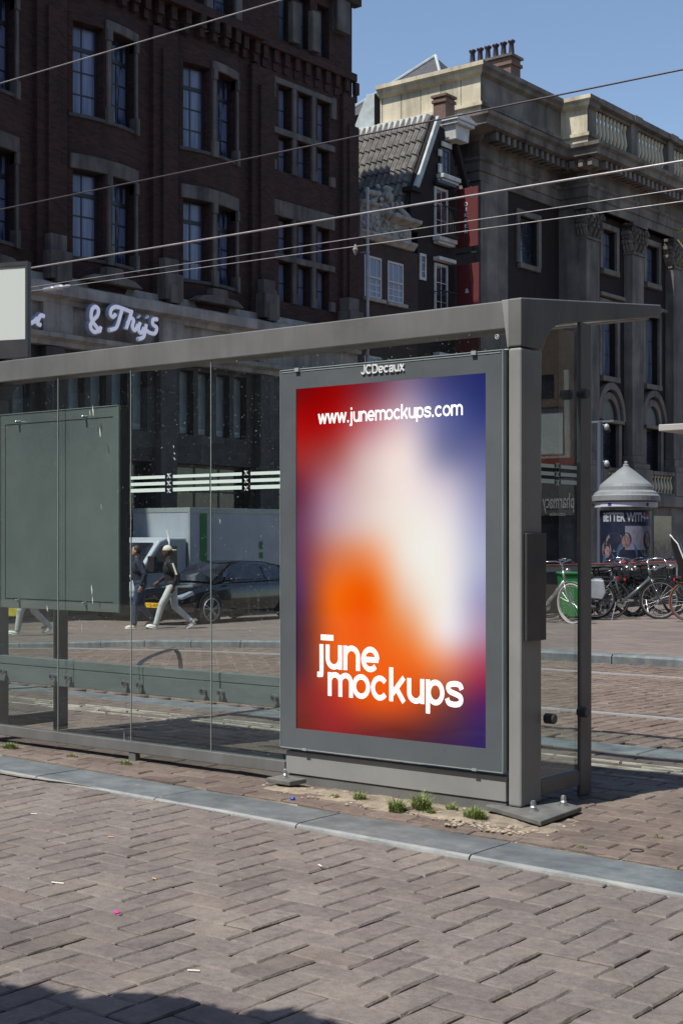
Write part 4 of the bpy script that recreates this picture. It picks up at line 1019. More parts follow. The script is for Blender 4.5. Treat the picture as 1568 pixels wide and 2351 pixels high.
# entablature: mouldings that run along the front, step forward, and return on the side
ent = [(0, 15.0), (.10, 15.0), (.10, 15.35), (.16, 15.36), (.16, 15.7), (.26, 15.78), (.26, 15.86), (.12, 15.88), (.12, 16.42), (.30, 16.5), (.34, 16.62), (.62, 16.70), (1.0, 16.80), (1.02, 17.02), (1.16, 17.12), (1.18, 17.26), (.35, 17.34), (0, 17.34)]
def run_y(m, prof, X, y0, y1, x_in): m.prism([(X+a, z) for a, z in prof]+[(x_in, prof[-1][1]), (x_in, prof[0][1])], 'y', y0, y1)
def offset_path(m, prof, path, segs=None):
    """sweep prof (out, z) along a plan polyline; corners mitred"""
    k = len(prof); vs = []
    for i, p in enumerate(path):
        a = Vector(path[i-1]) if i else None; b = Vector(path[i+1]) if i < len(path)-1 else None; p = Vector(p); ns = []
        for q, s in ((a, 1), (b, -1)):
            if q is None: continue
            d = (p-q).normalized()*s; ns.append(Vector((d.y, -d.x)))
        n_ = ns[0] if len(ns) == 1 else (ns[0]+ns[1])/(1+ns[0].dot(ns[1]))
        for o_, z in prof: vs.append((p.x+n_.x*o_, p.y+n_.y*o_, z))
    m.add(vs, [(i*k+j, (i+1)*k+j, (i+1)*k+j+1, i*k+j+1) for i in range(len(path)-1) if segs is None or i in segs for j in range(k-1)])
PATH = [(-36.5, YL), (BX, YL), (BX, YS), (XP, YS), (XP, YE)]
m = MB(); offset_path(m, ent, PATH); part('entablature', m, SD, C1)
m = MB()
y = YL-.1
while y < YE:
    xx = BX if y < YS-.7 else (XP if y > YS-.35 else None)
    if xx is not None: m.box(xx+.28, xx+.86, y, y+.20, 16.40, 16.69)
    y += .42
x = BX-.4
part('dentil_row', m, SD, C1); m = MB()
while x > -36: m.box(x-.2, x, YL-.86, YL-.28, 16.40, 16.69); x -= .42
part('dentil_row', m, SD, C1); m = MB()
x = BX+.1
while x < XP+.5: m.box(x, x+.2, YS-.86, YS-.28, 16.40, 16.69); x += .42
part('dentil_row', m, SD, C1)
# attic: solid parapet then balustrade
att = [(0, 17.34), (.06, 17.34), (.06, 17.9), (.16, 17.95), (.16, 18.08), (.0, 18.12), (.0, 19.1), (.18, 19.2), (.2, 19.34), (.32, 19.42), (.32, 19.58), (0, 19.64), (-1.2, 19.66)]
PA = [(-34.4, YL+.3), (BX-.1, YL+.3), (BX-.1, YS+.3), (XP-.15, YS+.3), (XP-.15, YS+1.05)]
m = MB(); offset_path(m, att, PA, (0,)); part('attic_side', m, 'stone_sunlit', C1)  # sunlit side in the paler copy of the stone, shaded front darker
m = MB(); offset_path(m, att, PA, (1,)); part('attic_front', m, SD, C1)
m = MB(); offset_path(m, att, PA, (2,)); part('attic_side', m, 'stone_sunlit', C1)
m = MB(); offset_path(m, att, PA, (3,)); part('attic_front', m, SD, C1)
part('attic_core', MB().box(-34.38, BX-.15, YL+.35, YE, 16.0, 19.05).box(BX-.149, XP-.9, YS+.35, YE, 16, 17.3), SD, C1)
m = MB()
for i in range(5): m.box(-34.3+i*.95-.012, -34.3+i*.95+.012, YL+.285, YL+.298, 18.13, 19.1)
part('panel_joints', m, 'stone_classic', C1)
y = YS+1.05; bal0 = None
while y < 66:
    y1 = y+3.0
    bs = part('balustrade', MB().box(XP-.55, XP-.05, y, y1, 17.34, 17.95).box(XP-.62, XP+.15, y, y1, 19.35, 19.62).box(XP-.5, XP-.1, y, y1, 19.2, 19.349).box(XP-.55, XP-.03, y1, y1+.62, 17.34, 19.345).box(XP-.66, XP+.19, y1-.05, y1+.67, 19.346, 19.64), SD, C1, .015)
    for k in range(9):
        yy = y+.20+k*.33
        if bal0 is None:
            bal0 = part('baluster', MB().lathe([(.09, 0), (.11, .05), (.07, .12), (.085, .2), (.135, .38), (.12, .55), (.07, .85), (.06, 1.0), (.10, 1.1), (.11, 1.24)], (0,0,0), 10), 'stone_sunlit', bs, smooth=True, loc=Vector((XP-.3, yy, 17.952))-wpos(bs), local=True)
        else:
            c = bal0.copy(); COL.objects.link(c); c.parent = bs; c.location = Vector((XP-.3, yy, 17.952))-wpos(bs)
    y = y1+.62
# roofs behind
part('slate_pyramid', MB().add([(-38.0, 47.9, 19.3), (-32.3, 47.9, 19.3), (-32.3, 53, 19.3), (-38.0, 53, 19.3), (-34.5, 50.4, 21.95)], [(0,1,4), (1,2,4), (2,3,4), (3,0,4)]), mat('slate', (.035,.036,.042), (.07,.07,.08), 5, .75, 0, .4, 9, .03, stretch=(1,1,4)), C1)
m = MB()
for a in ((-38.0,47.9,19.33), (-32.3,47.9,19.33)): m.tube([a, (-34.5, 50.4, 22.0)], .07, 6)
part('hip_flashing', m, 'lead', C1)
m = MB(); m.add([(-37.6, 46.3, 15.5), (-34.7, 46.3, 15.5), (-34.7, 46.3, 19.4), (-35.1, 46.3, 19.45), (-35.8, 46.3, 18.1), (-37.6, 49, 15.5), (-34.7, 49, 15.5), (-34.7, 49, 19.4), (-35.1, 49, 19.45), (-35.8, 49, 18.1)], [(0,1,2,3,4), (9,8,7,6,5), (4,3,8,9), (0,4,9,5), (3,2,7,8)])
m.box(-36.5, -34.7, 45.9, 46.29, 17.75, 18.0)
part('dormer', m, 'lead', C1, .02)
m = MB(); m.box(-32.75, -30.5, 50.0, 50.75, 19.0, 21.05).box(-32.82, -30.43, 49.93, 50.82, 20.72, 20.85)
ch = part('chimney', m, 'brick_chimney', C1); m = MB(); m.box(-32.85, -30.4, 49.9, 50.85, 21.051, 21.15); part('chimney_cap', m, SD, ch)
for k in range(6):
    part('chimney_pot', MB().lathe([(.15, 0), (.12, .1), (.10, .5), (.15, .56), (.16, .62), (.10, .66)], (-32.55+k*.38, 50.3, 21.151), 12), mat('glazed_pot', (.035,.02,.028), None, rough=.35) if k == 0 else bpy.data.materials['glazed_pot'], ch, smooth=True)
# giant pilasters with Corinthian capitals
def capital(m, X0, X1, y0, y1, z0, h):
    cx, cy = (X0+X1)/2, (y0+y1)/2; hx, hy = (X1-X0)/2, (y1-y0)/2
    m.prism([(y0+.05, z0), (y1-.05, z0), (y1+.02, z0+h*.9), (y0-.02, z0+h*.9)], 'x', X0+.02, X1-.02)
    m.box(X0-.10, X1+.12, y0-.14, y1+.14, z0+h*.9, z0+h); m.box(X0-.03, X1+.06, y0-.05, y1+.05, z0-.10, z0)
    for tier, (zz, n_) in enumerate(((z0+h*.05, 3), (z0+h*.36, 4))):
        for i in range(n_):
            t = (i+.5)/n_
            for (px, py, ax) in ((X1, y0+(y1-y0)*t, 'x'), (X0+(X1-X0)*t, y0, 'y')):
                o_ = .06+.05*tier; dx, dy = ((1, 0) if ax == 'x' else (0, -1))
                m.tube([(px-dx*.05, py-dy*.05, zz), (px+dx*o_, py+dy*o_, zz+h*.16), (px+dx*(o_+.05), py+dy*(o_+.05), zz+h*.28), (px+dx*(o_+.16), py+dy*(o_+.16), zz+h*.30), (px+dx*(o_+.17), py+dy*(o_+.17), zz+h*.22)], [.12, .13, .11, .09, .04], 6)
    for (px, py) in ((X1+.05, y0-.05), (X1+.05, y1+.05), (X0, y0-.05)):
        pts = []
        for t in range(9):
            a = t*.6; r_ = .17*(1-t/11); pts.append((px+.02, py+r_*math.cos(a), z0+h*.74+r_*math.sin(a)))
        m.tube(pts, .055, 6)
        m.tube([(px, py, z0+h*.55), (px+.1, py-.02, z0+h*.8)], .08, 6)
for k, y0 in enumerate(pil):
    wd = 1.10
    X0 = XW-.02
    p = part('pilaster', MB().box(X0, XP, y0, y0+wd, 4.9, 13.65).box(X0, XP+.08, y0-.08, y0+wd+.08, 4.55, 4.899).box(X0, XP+.2, y0-.2, y0+wd+.2, 4.3, 4.549).box(X0, XP+.28, y0-.3, y0+wd+.3, 3.2, 4.299), SD, C1, .03)
    m = MB(); capital(m, X0, XP, y0, y0+wd, 13.75, 1.25); part('capital', m, SD, p, smooth=False)
m = MB(); m.box(XW-.02, XP+.35, YS-.4, YE, 2.7, 3.19).box(XW, XP+.15, YS-.2, YE, -.8, 2.699)
part('base_storey', m, SD, C1, .02)
for k in range(6):
    y0 = pil[k]+1.56; y1 = pil[k+1]-.31
    bs = part('balcony_balustrade', MB().box(XP-.1, XP+.2, y0, y1, 4.12, 4.28).box(XP-.1, XP+.2, y0, y1, 3.19, 3.3), SD, C1)
    if k < 5:
        for q in range(7):
            c = bal0.copy(); COL.objects.link(c); c.parent = bs; c.scale = (.8, .8, .65); c.location = Vector((XP+.05, y0+.17+q*(y1-y0-.3)/6.2, 3.302))-wpos(bs)
m = MB(); m.box(XW-.02, XW+.5, YS-.02, YS+.019, -.8, 15.0) if False else None
part('side_return', MB().box(BX-.3, XP-.02, YS-.03, YS-.001, -.8, 15.0), SD, C1)
# dark entrances in the base storey
for k in range(5): part('basement_window', MB().box(XP+.151, XP+.17, pil[k]+1.7, pil[k]+3.5, -.5, 2.3), 'pane_dark', C1)

# ---------------------------------------------------------------- buildings across the road, behind and beside the viewer
PB = thing('pharmacy_building', 'sunlit brick building across the crossing with a large pale window over a pharmacy sign', 'building', (12, 40, -.3))
YP = 38.0
def refl(px, py):
    """point of the sunny pharmacy front, seen mirrored in the end glass"""
    XM = XR1-.022; rx, ry = ray(px); D = YP/ry; return 2*XM-rx*D, CAMZ+(1236-py)/3267*D
xa, zt = refl(1292, 932); xb, zb = refl(1236, 1045); xc, zt2 = refl(1276, 858); _, zb2 = refl(1276, 915)
hp = [(xa, xb, zb, zt), (xa+.3, xb+.3, zb2, zt2), (9, 10.6, 4, 6.2), (9, 10.6, 7.6, 9.6), (6.4, 7.8, 4, 6.2)]
m = MB(); m.wall(5, 17, -.5, 15, hp, lambda u, v, d: (u, YP+d, v), .2); part('front_wall', m, brick_mat('warm_brick', (.20,.135,.095), (.15,.10,.075), (.26,.22,.17), dirtamt=.4), PB)
part('wall_core', MB().box(5, 17, YP+.3, 50, -.5, 15), 'brick_brown', PB)
for i, (a, b, z0, z1) in enumerate(hp): window(PB, ((a+b)/2, YP+.08, z0), b-a, z1-z0, 1 if i == 0 else 4, 1 if i == 0 else 3, 'dark_frame' if i == 1 else 'white_paint', M['pane_dark'] if i else mat('pale_blue_window', (.62,.72,.74), (.72,.80,.82), 2, .4), rz=-math.pi/2, fw=.05)
xw, _ = refl(1298, 950); xw2, _ = refl(1310, 950); _, z1_ = refl(1290, 850); _, z0_ = refl(1290, 1055); x2_, _ = refl(1306, 1000)
part('white_quoins', MB().prism([(xw, z1_), (xw-.16, z1_), (x2_-.1, z0_), (x2_+.08, z0_)], 'y', YP-.1, YP-.001), 'white_paint', PB)
part('window_lintel', MB().box(xa-.2, xb+.3, YP-.12, YP-.001, zb-.22, zb-.05), 'white_paint', PB)
part('red_trim', MB().box(5, 17, YP-.3, YP-.002, 3.5, 3.72), mat('red_trim', (.30,.07,.045), None), PB)
part('shop_fascia', MB().box(5, 17, YP-.25, YP-.003, 2.0, 3.1), mat('grey_fascia', (.13,.135,.145), (.17,.175,.185), 2, .5), PB)
x1_, z_ = refl(1256, 1160); x0_, _ = refl(1328, 1160)
part('shop_word', text_mb('pharmacy', .46, abs(x1_-x0_), FY, (min(x0_, x1_), YP-.26, z_-.10), .02, .0), 'white', PB)
x1_, z_ = refl(1272, 1172); x0_, _ = refl(1308, 1172)
part('shop_word', text_mb('APOTHEEK', .09, abs(x1_-x0_), FY, (min(x0_, x1_), YP-.26, z_-.17), .02, .0), 'white', PB)
part('shop_glass', MB().box(5.1, 16.9, YP-.1, YP-.004, -.2, 1.99), 'pane_dark', PB)
SB = thing('side_sky_blocker', 'unseen plain brick block added beside the street to hide sky', 'building', (20, 20, -.1))  # added out of view to keep sky light off the shaded faces
m = MB(); hs = [(-10+k*3.2, -8.4+k*3.2, z, z+2.1) for k in range(14) for z in (4.2, 7.8, 11.4, 15)]
m.wall(-14, 37.5, -.1, 20, hs, lambda u, v, d: (18+d, u, v), .3); part('front_wall', m, 'brick_brown', SB)
part('wall_core', MB().box(18.45, 28, -14, 37.5, -.1, 20), 'brick_brown', SB)
for k in range(14): part('window_column', MB().box(18.2, 18.22, -9.98+k*3.2, -8.42+k*3.2, 4.2, 17.1), 'pane_dark', SB)
BB = thing('rear_sky_blocker', 'unseen long brick block added behind the viewer to hide sky', 'building', (-20, -24, -.1))  # added out of view so the panes mirror no bright sky
hb = [(-58+k*3.0, -56.6+k*3.0, z, z+2.0) for k in range(24) for z in (4.2, 7.6, 11, 14.4)]
m = MB(); m.wall(-62, 14, -.1, 19, hb, lambda u, v, d: (u, -20-d, v), .25); part('front_wall', m, 'brick_dark', BB)
part('wall_core', MB().box(-62, 14, -30, -20.4, -.1, 19), 'brick_dark', BB)
for k in range(24): part('window_column', MB().box(-57.98+k*3.0, -56.62+k*3.0, -20.2, -20.15, 4.2, 16.4), 'pane_dark', BB)

# ================================================================ OVERHEAD WIRES
def wire(p0, p1, z, r, label, mt, x_far=-60, x_near=8):
    (px0, py0), (px1, py1) = p0, p1; q = []
    for px, py in (p0, p1):
        D = (z-CAMZ)*3267/(1236-py); rx, ry = ray(px); q.append((rx*D, ry*D))
    k = (q[1][1]-q[0][1])/(q[1][0]-q[0][0])
    Y = lambda x: q[0][1]+k*(x-q[0][0])
    o = thing('overhead_wire', label, 'wire', (-20, Y(-20), z), group='overhead tram wires')
    part('contact_wire', MB().tube([(x_far, Y(x_far), z), (x_near, Y(x_near), z)], r, 8), mt, o); return o, Y
M['copper'] = mat('weathered_wire', (.24,.23,.235), (.36,.345,.345), 3, .5, .5)
M['copper_dark'] = mat('dark_wire', (.055,.045,.055), None, rough=.5, metal=.3)
wire((0,190), (640,0), 5.5, .0055, 'topmost thin overhead wire crossing the upper left corner', 'copper')
wire((0,480), (1568,158), 5.5, .009, 'dark overhead wire rising past the tiled roof to the upper right', 'copper_dark')
wire((68,615), (1568,368), 5.5, .0135, 'thickest pale overhead contact wire', 'copper')
wire((68,659), (1568,432), 5.5, .006, 'thin overhead wire between the thickest wire and the lowest one', 'copper')
ow, Yw = wire((120,661), (1568,461), 5.5, .006, 'lowest overhead wire with a small insulator near its left end', 'copper')
D = 4.2*3267/(1236-661); rx, ry = ray(125); ix, iy = rx*D, ry*D
part('insulator', MB().lathe([(.012, -.28), (.035, -.26), (.045, -.05), (.03, 0), (.05, .03), (.05, .18), (.02, .22), (.03, .3), (.012, .42)], (ix, iy, 5.5), 10, 'x'), 'steel', ow)
for px in (816,):
    D = 4.2*3267/(1236-571); rx, ry = ray(px); part('spreader_tag', MB().lathe([(.01, -.08), (.04, 0), (.01, .08)], (rx*D, ry*D, 5.49), 8, 'z'), 'ornament', ow)

# ================================================================ LIGHT BOX AT THE LEFT EDGE
LB = thing('lightbox_sign', 'blank white lightbox in a dark frame on a pole at the left edge', 'sign', (-9.5, 7.78, 0), R(38.17-19))
wl = .84; zl0, zl1 = 2.98, 3.60
q = lambda *a: MB().box(*a)
part('housing', q(-wl, .030, -.0, .04, zl0-.15, zl1+.035), 'paint_dark', LB, .006, local=True)
part('blank_face', q(-wl+.03, .006, -.008, -.0005, zl0, zl1), mat('opal_sheet', (.62,.66,.63), None, rough=.35), LB, local=True)
part('frame_rim', q(.007, .030, -.02, -.0005, zl0-.15, zl1+.035).box(-wl, .006, -.02, -.0005, zl1+.001, zl1+.035).box(-wl, .006, -.014, -.0005, zl0-.15, zl0-.001), 'paint_dark', LB, local=True)
part('pole', MB().tube([(-.70, .09, -.05), (-.70, .09, zl1)], .045, 14), 'paint_dark', LB, local=True)

# ================================================================ FAR SHELTER ROOF AT THE RIGHT EDGE
FS = thing('far_canopy', 'light grey flat canopy edge of a second shelter at the right edge', 'shelter', (-6.5, 16.1, -.1))
part('roof_slab', MB().box(-7.55, -2.5, 15.75, 17.3, 2.585, 2.665), mat('pale_canopy', (.32,.30,.29), (.40,.38,.36), 2, .5), FS, .008)
part('roof_soffit', MB().box(-7.30, -2.6, 15.95, 17.2, 2.52, 2.584), 'paint_dark', FS, .008)
for x in (-5.2, -2.8): part('canopy_post', MB().box(x, x+.1, 16.9, 17.0, -.12, 2.519), 'paint_dark', FS, .008)

# ================================================================ ADVERTISING COLUMN
kx, ky = 34*ray(1437)[0], 34*ray(1437)[1]; kz = g(kx, ky)
K = thing('advertising_column', 'round advertising column with a pale conical roof and a drink poster', 'advertising column', (kx, ky, kz))
def lz(py, D=34): return CAMZ+(1236-py)/3267*D-kz
part('drum', MB().lathe([(.62, 0), (.66, .05), (.66, .25), (.62, .28), (.62, lz(1172))], (0,0,0), 40), 'black', K, local=True, smooth=False)
part('roof', MB().lathe([(.70, lz(1152)), (.80, lz(1150)), (.80, lz(1139)), (.76, lz(1136)), (.74, lz(1131)), (.64, lz(1126)), (.63, lz(1118)), (.60, lz(1112)), (.40, lz(1096)), (.20, lz(1080)), (.11, lz(1074)), (.075, lz(1071)), (.07, lz(1067)), (.035, lz(1064)), (.05, lz(1062)), (.03, lz(1059)), (.0, lz(1058))], (0,0,0), 40), mat('shade_grey_roof', (.165,.178,.185), (.215,.23,.235), 2, .6), K, local=True, smooth=False)  # roof colour greyed to stand in for shade falling on it
part('label_band', MB().lathe([(.69, lz(1166)), (.74, lz(1165)), (.74, lz(1153))], (0,0,0), 40), mat('pale_band', (.45,.47,.52), None), K, local=True)
vd = Vector((-kx, -ky, 0)).normalized(); face = math.atan2(vd.y, vd.x)
def wrap(mb_pts, fs, r):
    """bend (u,z) points round the drum; u in metres from the side facing the street"""
    return [(r*math.cos(face+u/r), r*math.sin(face+u/r), z) for u, z in mb_pts], fs
def wrapped(rects, r):
    m = MB()
    for u0, u1, z0, z1 in rects:
        n_ = max(1, int(abs(u1-u0)/.04)); pts = []
        for i in range(n_+1): u = u0+(u1-u0)*i/n_; pts += [(u, z0), (u, z1)]
        v, f = wrap(pts, [(2*i, 2*i+2, 2*i+3, 2*i+1) for i in range(n_)], r); m.add(v, f)
    return m
ps = part('drink_poster', wrapped([(-.78, .78, lz(1310), lz(1174))], .623), mat('deep_blue_print', (.006,.009,.022), (.012,.018,.04), 2, .4), K, local=True)
part('poster_sky', wrapped([(.0-.02, .72, lz(1262), lz(1208))], .6245), mat('pale_blue_print', (.11,.13,.19), (.18,.18,.24), 3, .5), ps, local=True)
def blobs(lst, r, mt, nm):
    m = MB()
    for u, py, ru, rz_ in lst:
        pts = [(u+ru*math.cos(2*math.pi*k/20), lz(py)+rz_*math.sin(2*math.pi*k/20)) for k in range(20)]
        v, f = wrap(pts, [tuple(range(20))], r); m.add(v, f)
    return part(nm, m, mt, ps, local=True)
blobs([(-.28, 1245, .25, .22), (-.52, 1262, .16, .2), (.20, 1222, .05, .05), (.5, 1250, .16, .28), (.35, 1235, .12, .2)], .6255, mat('dim_backdrop', (.10,.085,.095), (.16,.14,.16), 5), 'poster_backdrop')
blobs([(.03, 1270, .25, .30), (-.45, 1290, .2, .25)], .6265, mat('blue_shirt_print', (.015,.05,.11), (.03,.08,.15), 4), 'poster_shirt')
blobs([(-.5, 1254, .10, .12), (.56, 1241, .13, .22), (.01, 1238, .12, .16)], .6275, mat('dark_hair_print', (.012,.010,.014), None), 'poster_hair')
blobs([(-.48, 1266, .075, .13), (.0, 1243, .10, .145), (.55, 1240, .055, .09)], .6285, mat('face_print', (.10,.055,.055), (.24,.14,.13), 9), 'poster_faces')
blobs([(.03, 1291, .16, .10)], .630, mat('red_print', (.32,.05,.05), None), 'poster_mark')
tx = text_mb('BETTER WITH', .20, 1.10, Matrix.Identity(3), (0,0,0), .002, .045)
tv = [(.627*math.cos(face+(x-.62)/.627), .627*math.sin(face+(x-.62)/.627), lz(1197)+y) for x, y, z in tx.v]
m = MB(); m.add(tv, tx.f); part('poster_headline', m, mat('headline_white', (.62,.66,.72), None), ps, local=True)
for dz, c, h in ((.055, (.35,.05,.05), .05), (.0, (.6,.6,.65), .03), (-.055, (.02,.05,.25), .05)):
    v = []; m = MB(); pts = [(.53+.085*math.cos(a)*(1-abs(dz)*3), lz(1190)+dz+h*math.sin(a)) for a in [2*math.pi*k/16 for k in range(16)]]
    v, f = wrap(pts, [tuple(range(16))], .631+.0005*(dz == 0)); m.add(v, f); part('round_emblem', m, mat('emblem_ink', c, None), ps, local=True)
part('band_label', wrapped([(-.68, .28, lz(1164), lz(1154.5)), (.46, .78, lz(1164), lz(1154.5))], .745), mat('pale_label', (.50,.53,.60), None), K, local=True)
part('band_square', wrapped([(-.44, -.35, lz(1163), lz(1156)), (.50, .58, lz(1163), lz(1156))], .747), mat('blue_square', (.02,.03,.16), None), K, local=True)

# ================================================================ POLE WITH CAMERAS
pxp, pyp = 38*ray(1377)[0], 38*ray(1377)[1]; pz = g(pxp, pyp)
P1 = thing('camera_pole', 'slim blue-grey pole with two white cameras beside the advertising column', 'pole', (pxp, pyp, pz))
zz = lambda py: CAMZ+(1236-py)/3267*38-pz
part('pole', MB().tube([(0,0,-.1), (0,0,zz(968))], .07, 12), mat('blue_grey_pole', (.07,.085,.12), None, rough=.5), P1, local=True)
rr = Vector((CF, SF, 0))
part('cross_arm', MB().bar(tuple(-rr*.22+Vector((0,0,zz(969)))), tuple(rr*.36+Vector((0,0,zz(966)))), .05, .05), 'steel', P1, local=True)
for py in (980, 1064):
    c = rr*.18; m = MB(); m.ell((c.x, c.y, zz(py)), (.075, .075, .09), 10, 8); m.bar((0,0,zz(py)+.05), (c.x, c.y, zz(py)+.05), .04, .04)
    part('camera_dome', m, M['truck_w'] if 'truck_w' in M else 'alu', P1, local=True, smooth=True)
    part('camera_lens', MB().ell((c.x+.03, c.y-.02, zz(py)-.09), (.09, .09, .07), 10, 8), 'black', P1, local=True, smooth=True)

# ================================================================ TERRACE BARRIER
BR = thing('terrace_barrier', 'low barrier with a red topped cream rail behind the parked bicycles', 'barrier', (-12.8, 26, -.18))
part('top_rail', MB().box(-12.86, -12.74, 21.5, 33, .80, .825), mat('red_strip', (.45,.10,.09), None), BR)
part('cream_rail', MB().box(-12.85, -12.75, 21.5, 33, .70, .7995), mat('cream_board', (.48,.43,.36), (.58,.53,.45), 3), BR)
part('barrier_panel', MB().box(-12.83, -12.78, 21.5, 33, -.05, .695), mat('dark_print_panel', (.008,.009,.012), (.03,.03,.035), 1.2, .6), BR)
part('orange_patch', MB().box(-12.748, -12.742, 25.2, 26.0, .70, .80), mat('orange_patch', (.60,.28,.08), None), BR)
for y in (21.6, 24.5, 27.4, 30.3): part('barrier_post', MB().box(-12.87, -12.74, y, y+.07, -.32, .699), 'steel', BR)

# ================================================================ BICYCLES
def bicycle(frame_mt, tyre_mt='rubber', rim_mt='steel', step=True, fender_mt=None, label='', group='parked bicycles', extras=()):
    """front wheel on +X, standing on z = 0"""
    t = thing('bicycle', label, 'bicycle', (0,0,0), group=group)
    RW = .345; WB = 1.10; hub = [(-WB/2, 0, RW), (WB/2, 0, RW)]
    for h in hub:
        def circ(r, n=40): return [(h[0]+r*math.cos(2*math.pi*k/n), 0, RW+r*math.sin(2*math.pi*k/n)) for k in range(n)]
        wh = part('wheel', MB().tube(circ(RW-.018), .019, 8, closed=True), tyre_mt, t, local=True, smooth=True)
        part('rim', MB().tube(circ(RW-.045), .011, 6, closed=True), rim_mt, wh, local=True)
        m = MB()
        for k in range(18):
            a = 2*math.pi*k/18; m.tube([(h[0]+.02*math.cos(a+.9), .02*(-1)**k, RW+.02*math.sin(a+.9)), (h[0]+(RW-.05)*math.cos(a), 0, RW+(RW-.05)*math.sin(a))], .0022, 4)
        m.lathe([(.022, -.05), (.022, .05)], (h[0], 0, RW), 12, 'y'); part('spokes', m, 'bike_grey' if rim_mt == 'bike_black' else 'steel', wh, local=True)
    bb = (-.10, 0, .28); st = (-.24, 0, .80); ht = (.36, 0, .90); hb = (.395, 0, .72)
    m = MB(); m.tube([bb, st], .017, 8); m.tube([ht, hb], .021, 8)
    if step: m.tube([bb, (.12, 0, .47), hb], .032, 10)
    else: m.tube([bb, hb], .019, 8); m.tube([(-.22, 0, .74), ht], .016, 8)
    for s in (-.055, .055): m.tube([hub[0][:1]+(s, RW), (bb[0], s*.5, bb[2])], .010, 6); m.tube([hub[0][:1]+(s, RW), (-.22, s*.4, .72)], .008, 6)
    part('frame', m, frame_mt, t, local=True, smooth=True)
    m = MB()
    for s in (-.05, .05): m.tube([(.40, s*.6, .72), (.46, s, .56), (.55, s, RW)], .011, 6)
    part('fork', m, frame_mt, t, local=True, smooth=True)
    m = MB()
    for h, a0, a1 in ((hub[0], .15, 2.9), (hub[1], .55, 2.75)):
        pts = [(h[0]+(RW+.028)*math.cos(a), RW+(RW+.028)*math.sin(a)) for a in [a0+(a1-a0)*k/18 for k in range(19)]]
        for p, q_ in zip(pts, pts[1:]): m.bar((p[0], 0, p[1]), (q_[0], 0, q_[1]), .05, .006)
    part('mudguards', m, fender_mt or frame_mt, t, local=True)
    m = MB(); m.ell((-.28, 0, .93), (.14, .08, .032), 14, 8); m.ell((-.20, 0, .93), (.13, .035, .026), 12, 8); m.tube([(-.24, 0, .80), (-.27, 0, .92)], .013, 8)
    part('saddle', m, 'black', t, local=True, smooth=True)
    m = MB(); m.tube([ht, (.34, 0, 1.02)], .014, 8); m.tube([(.16, -.30, 1.03), (.26, -.29, 1.06), (.36, -.14, 1.06), (.35, 0, 1.02), (.36, .14, 1.06), (.26, .29, 1.06), (.16, .30, 1.03)], .011, 8)
    hbz = part('handlebar', m, 'chrome', t, local=True, smooth=True)
    part('grips', MB().tube([(.12, -.30, 1.02), (.22, -.295, 1.05)], .017, 8).tube([(.12, .30, 1.02), (.22, .295, 1.05)], .017, 8), 'black', hbz, local=True)
    m = MB(); m.lathe([(.085, -.006), (.085, .006)], (bb[0], .045, bb[2]), 20, 'y'); m.bar((bb[0]-.15, .07, bb[2]-.06), (bb[0]+.15, -.07, bb[2]+.06), .012, .02); m.box(bb[0]-.2, bb[0]-.1, .06, .14, bb[2]-.08, bb[2]-.055).box(bb[0]+.1, bb[0]+.2, -.14, -.06, bb[2]+.05, bb[2]+.075)
    part('crank', m, 'steel', t, local=True)
    m = MB(); m.bar((-WB/2, .05, RW+.03), (bb[0], .05, bb[2]+.06), .012, .035); part('chain_guard', m, 'black', t, local=True)
    m = MB()
    for s in (-.06, .06): m.tube([(-.27, s, .74), (-.78, s, .73)], .006, 6); m.tube([(-.72, s, .73), (-.55, s*1.2, RW)], .005, 6)
    for k in range(5): m.tube([(-.34-.1*k, -.06, .735), (-.34-.1*k, .06, .735)], .005, 6)
    part('rear_rack', m, 'black', t, local=True)
    m = MB(); m.ell((.47, 0, .90), (.05, .045, .045), 12, 8); m.tube([(.47,0,.90), (.37,0,.86)], .008, 6); part('headlight', m, 'chrome', t, local=True, smooth=True)
    part('tail_light', MB().box(-.82, -.79, -.03, .03, .68, .73), mat('tail_red', (.5,.02,.02), None, rough=.3) if 'tail_red' not in bpy.data.materials else bpy.data.materials['tail_red'], t, local=True)
    part('kickstand', MB().tube([(-.2, -.05, .3), (-.28, -.2, .01)], .009, 6), 'steel', t, local=True)
    if 'child' in extras:
        m = MB(); m.prism([(-.70, .78), (-.42, .78), (-.40, .90), (-.58, .92), (-.70, 1.30), (-.78, 1.42), (-.86, 1.42), (-.84, 1.28)], 'y', -.16, .16); m.box(-.66, -.44, -.18, -.155, .50, .92).box(-.66, -.44, .155, .18, .5, .92)
        part('child_seat', m, mat('black_shell', (.015,.015,.017), None, rough=.25), t, .02, local=True)
        part('seat_edge', MB().tube([(-.44, -.17, .80), (-.60, -.17, .93), (-.74, -.17, 1.30), (-.85, -.15, 1.43), (-.87, 0, 1.45), (-.85, .15, 1.43)], .012, 6), 'white', t, local=True)
    if 'bags' in extras:
        m = MB()
        for s in (-1, 1): m.prism([(-.80, .40), (-.44, .36), (-.38, .48), (-.42, .70), (-.82, .72)], 'y', *sorted((s*.08, s*.22)))
        part('panniers', m, mat('pale_pannier', (.24,.27,.30), (.34,.37,.40), 4, .6), t, .02, local=True)
    if 'crate' in extras:
        m = MB(); m.box(-.80, -.38, -.19, .19, .76, .78)
        for a in ((-.80, -.78, -.19, .19), (-.40, -.38, -.19, .19), (-.78, -.40, -.19, -.17), (-.78, -.40, .17, .19)): m.box(*a, .78, 1.02)
        part('crate', m, mat('orange_plastic', (.55,.22,.02), None, rough=.4) if 'orange_plastic' not in bpy.data.materials else bpy.data.materials['orange_plastic'], t, local=True)
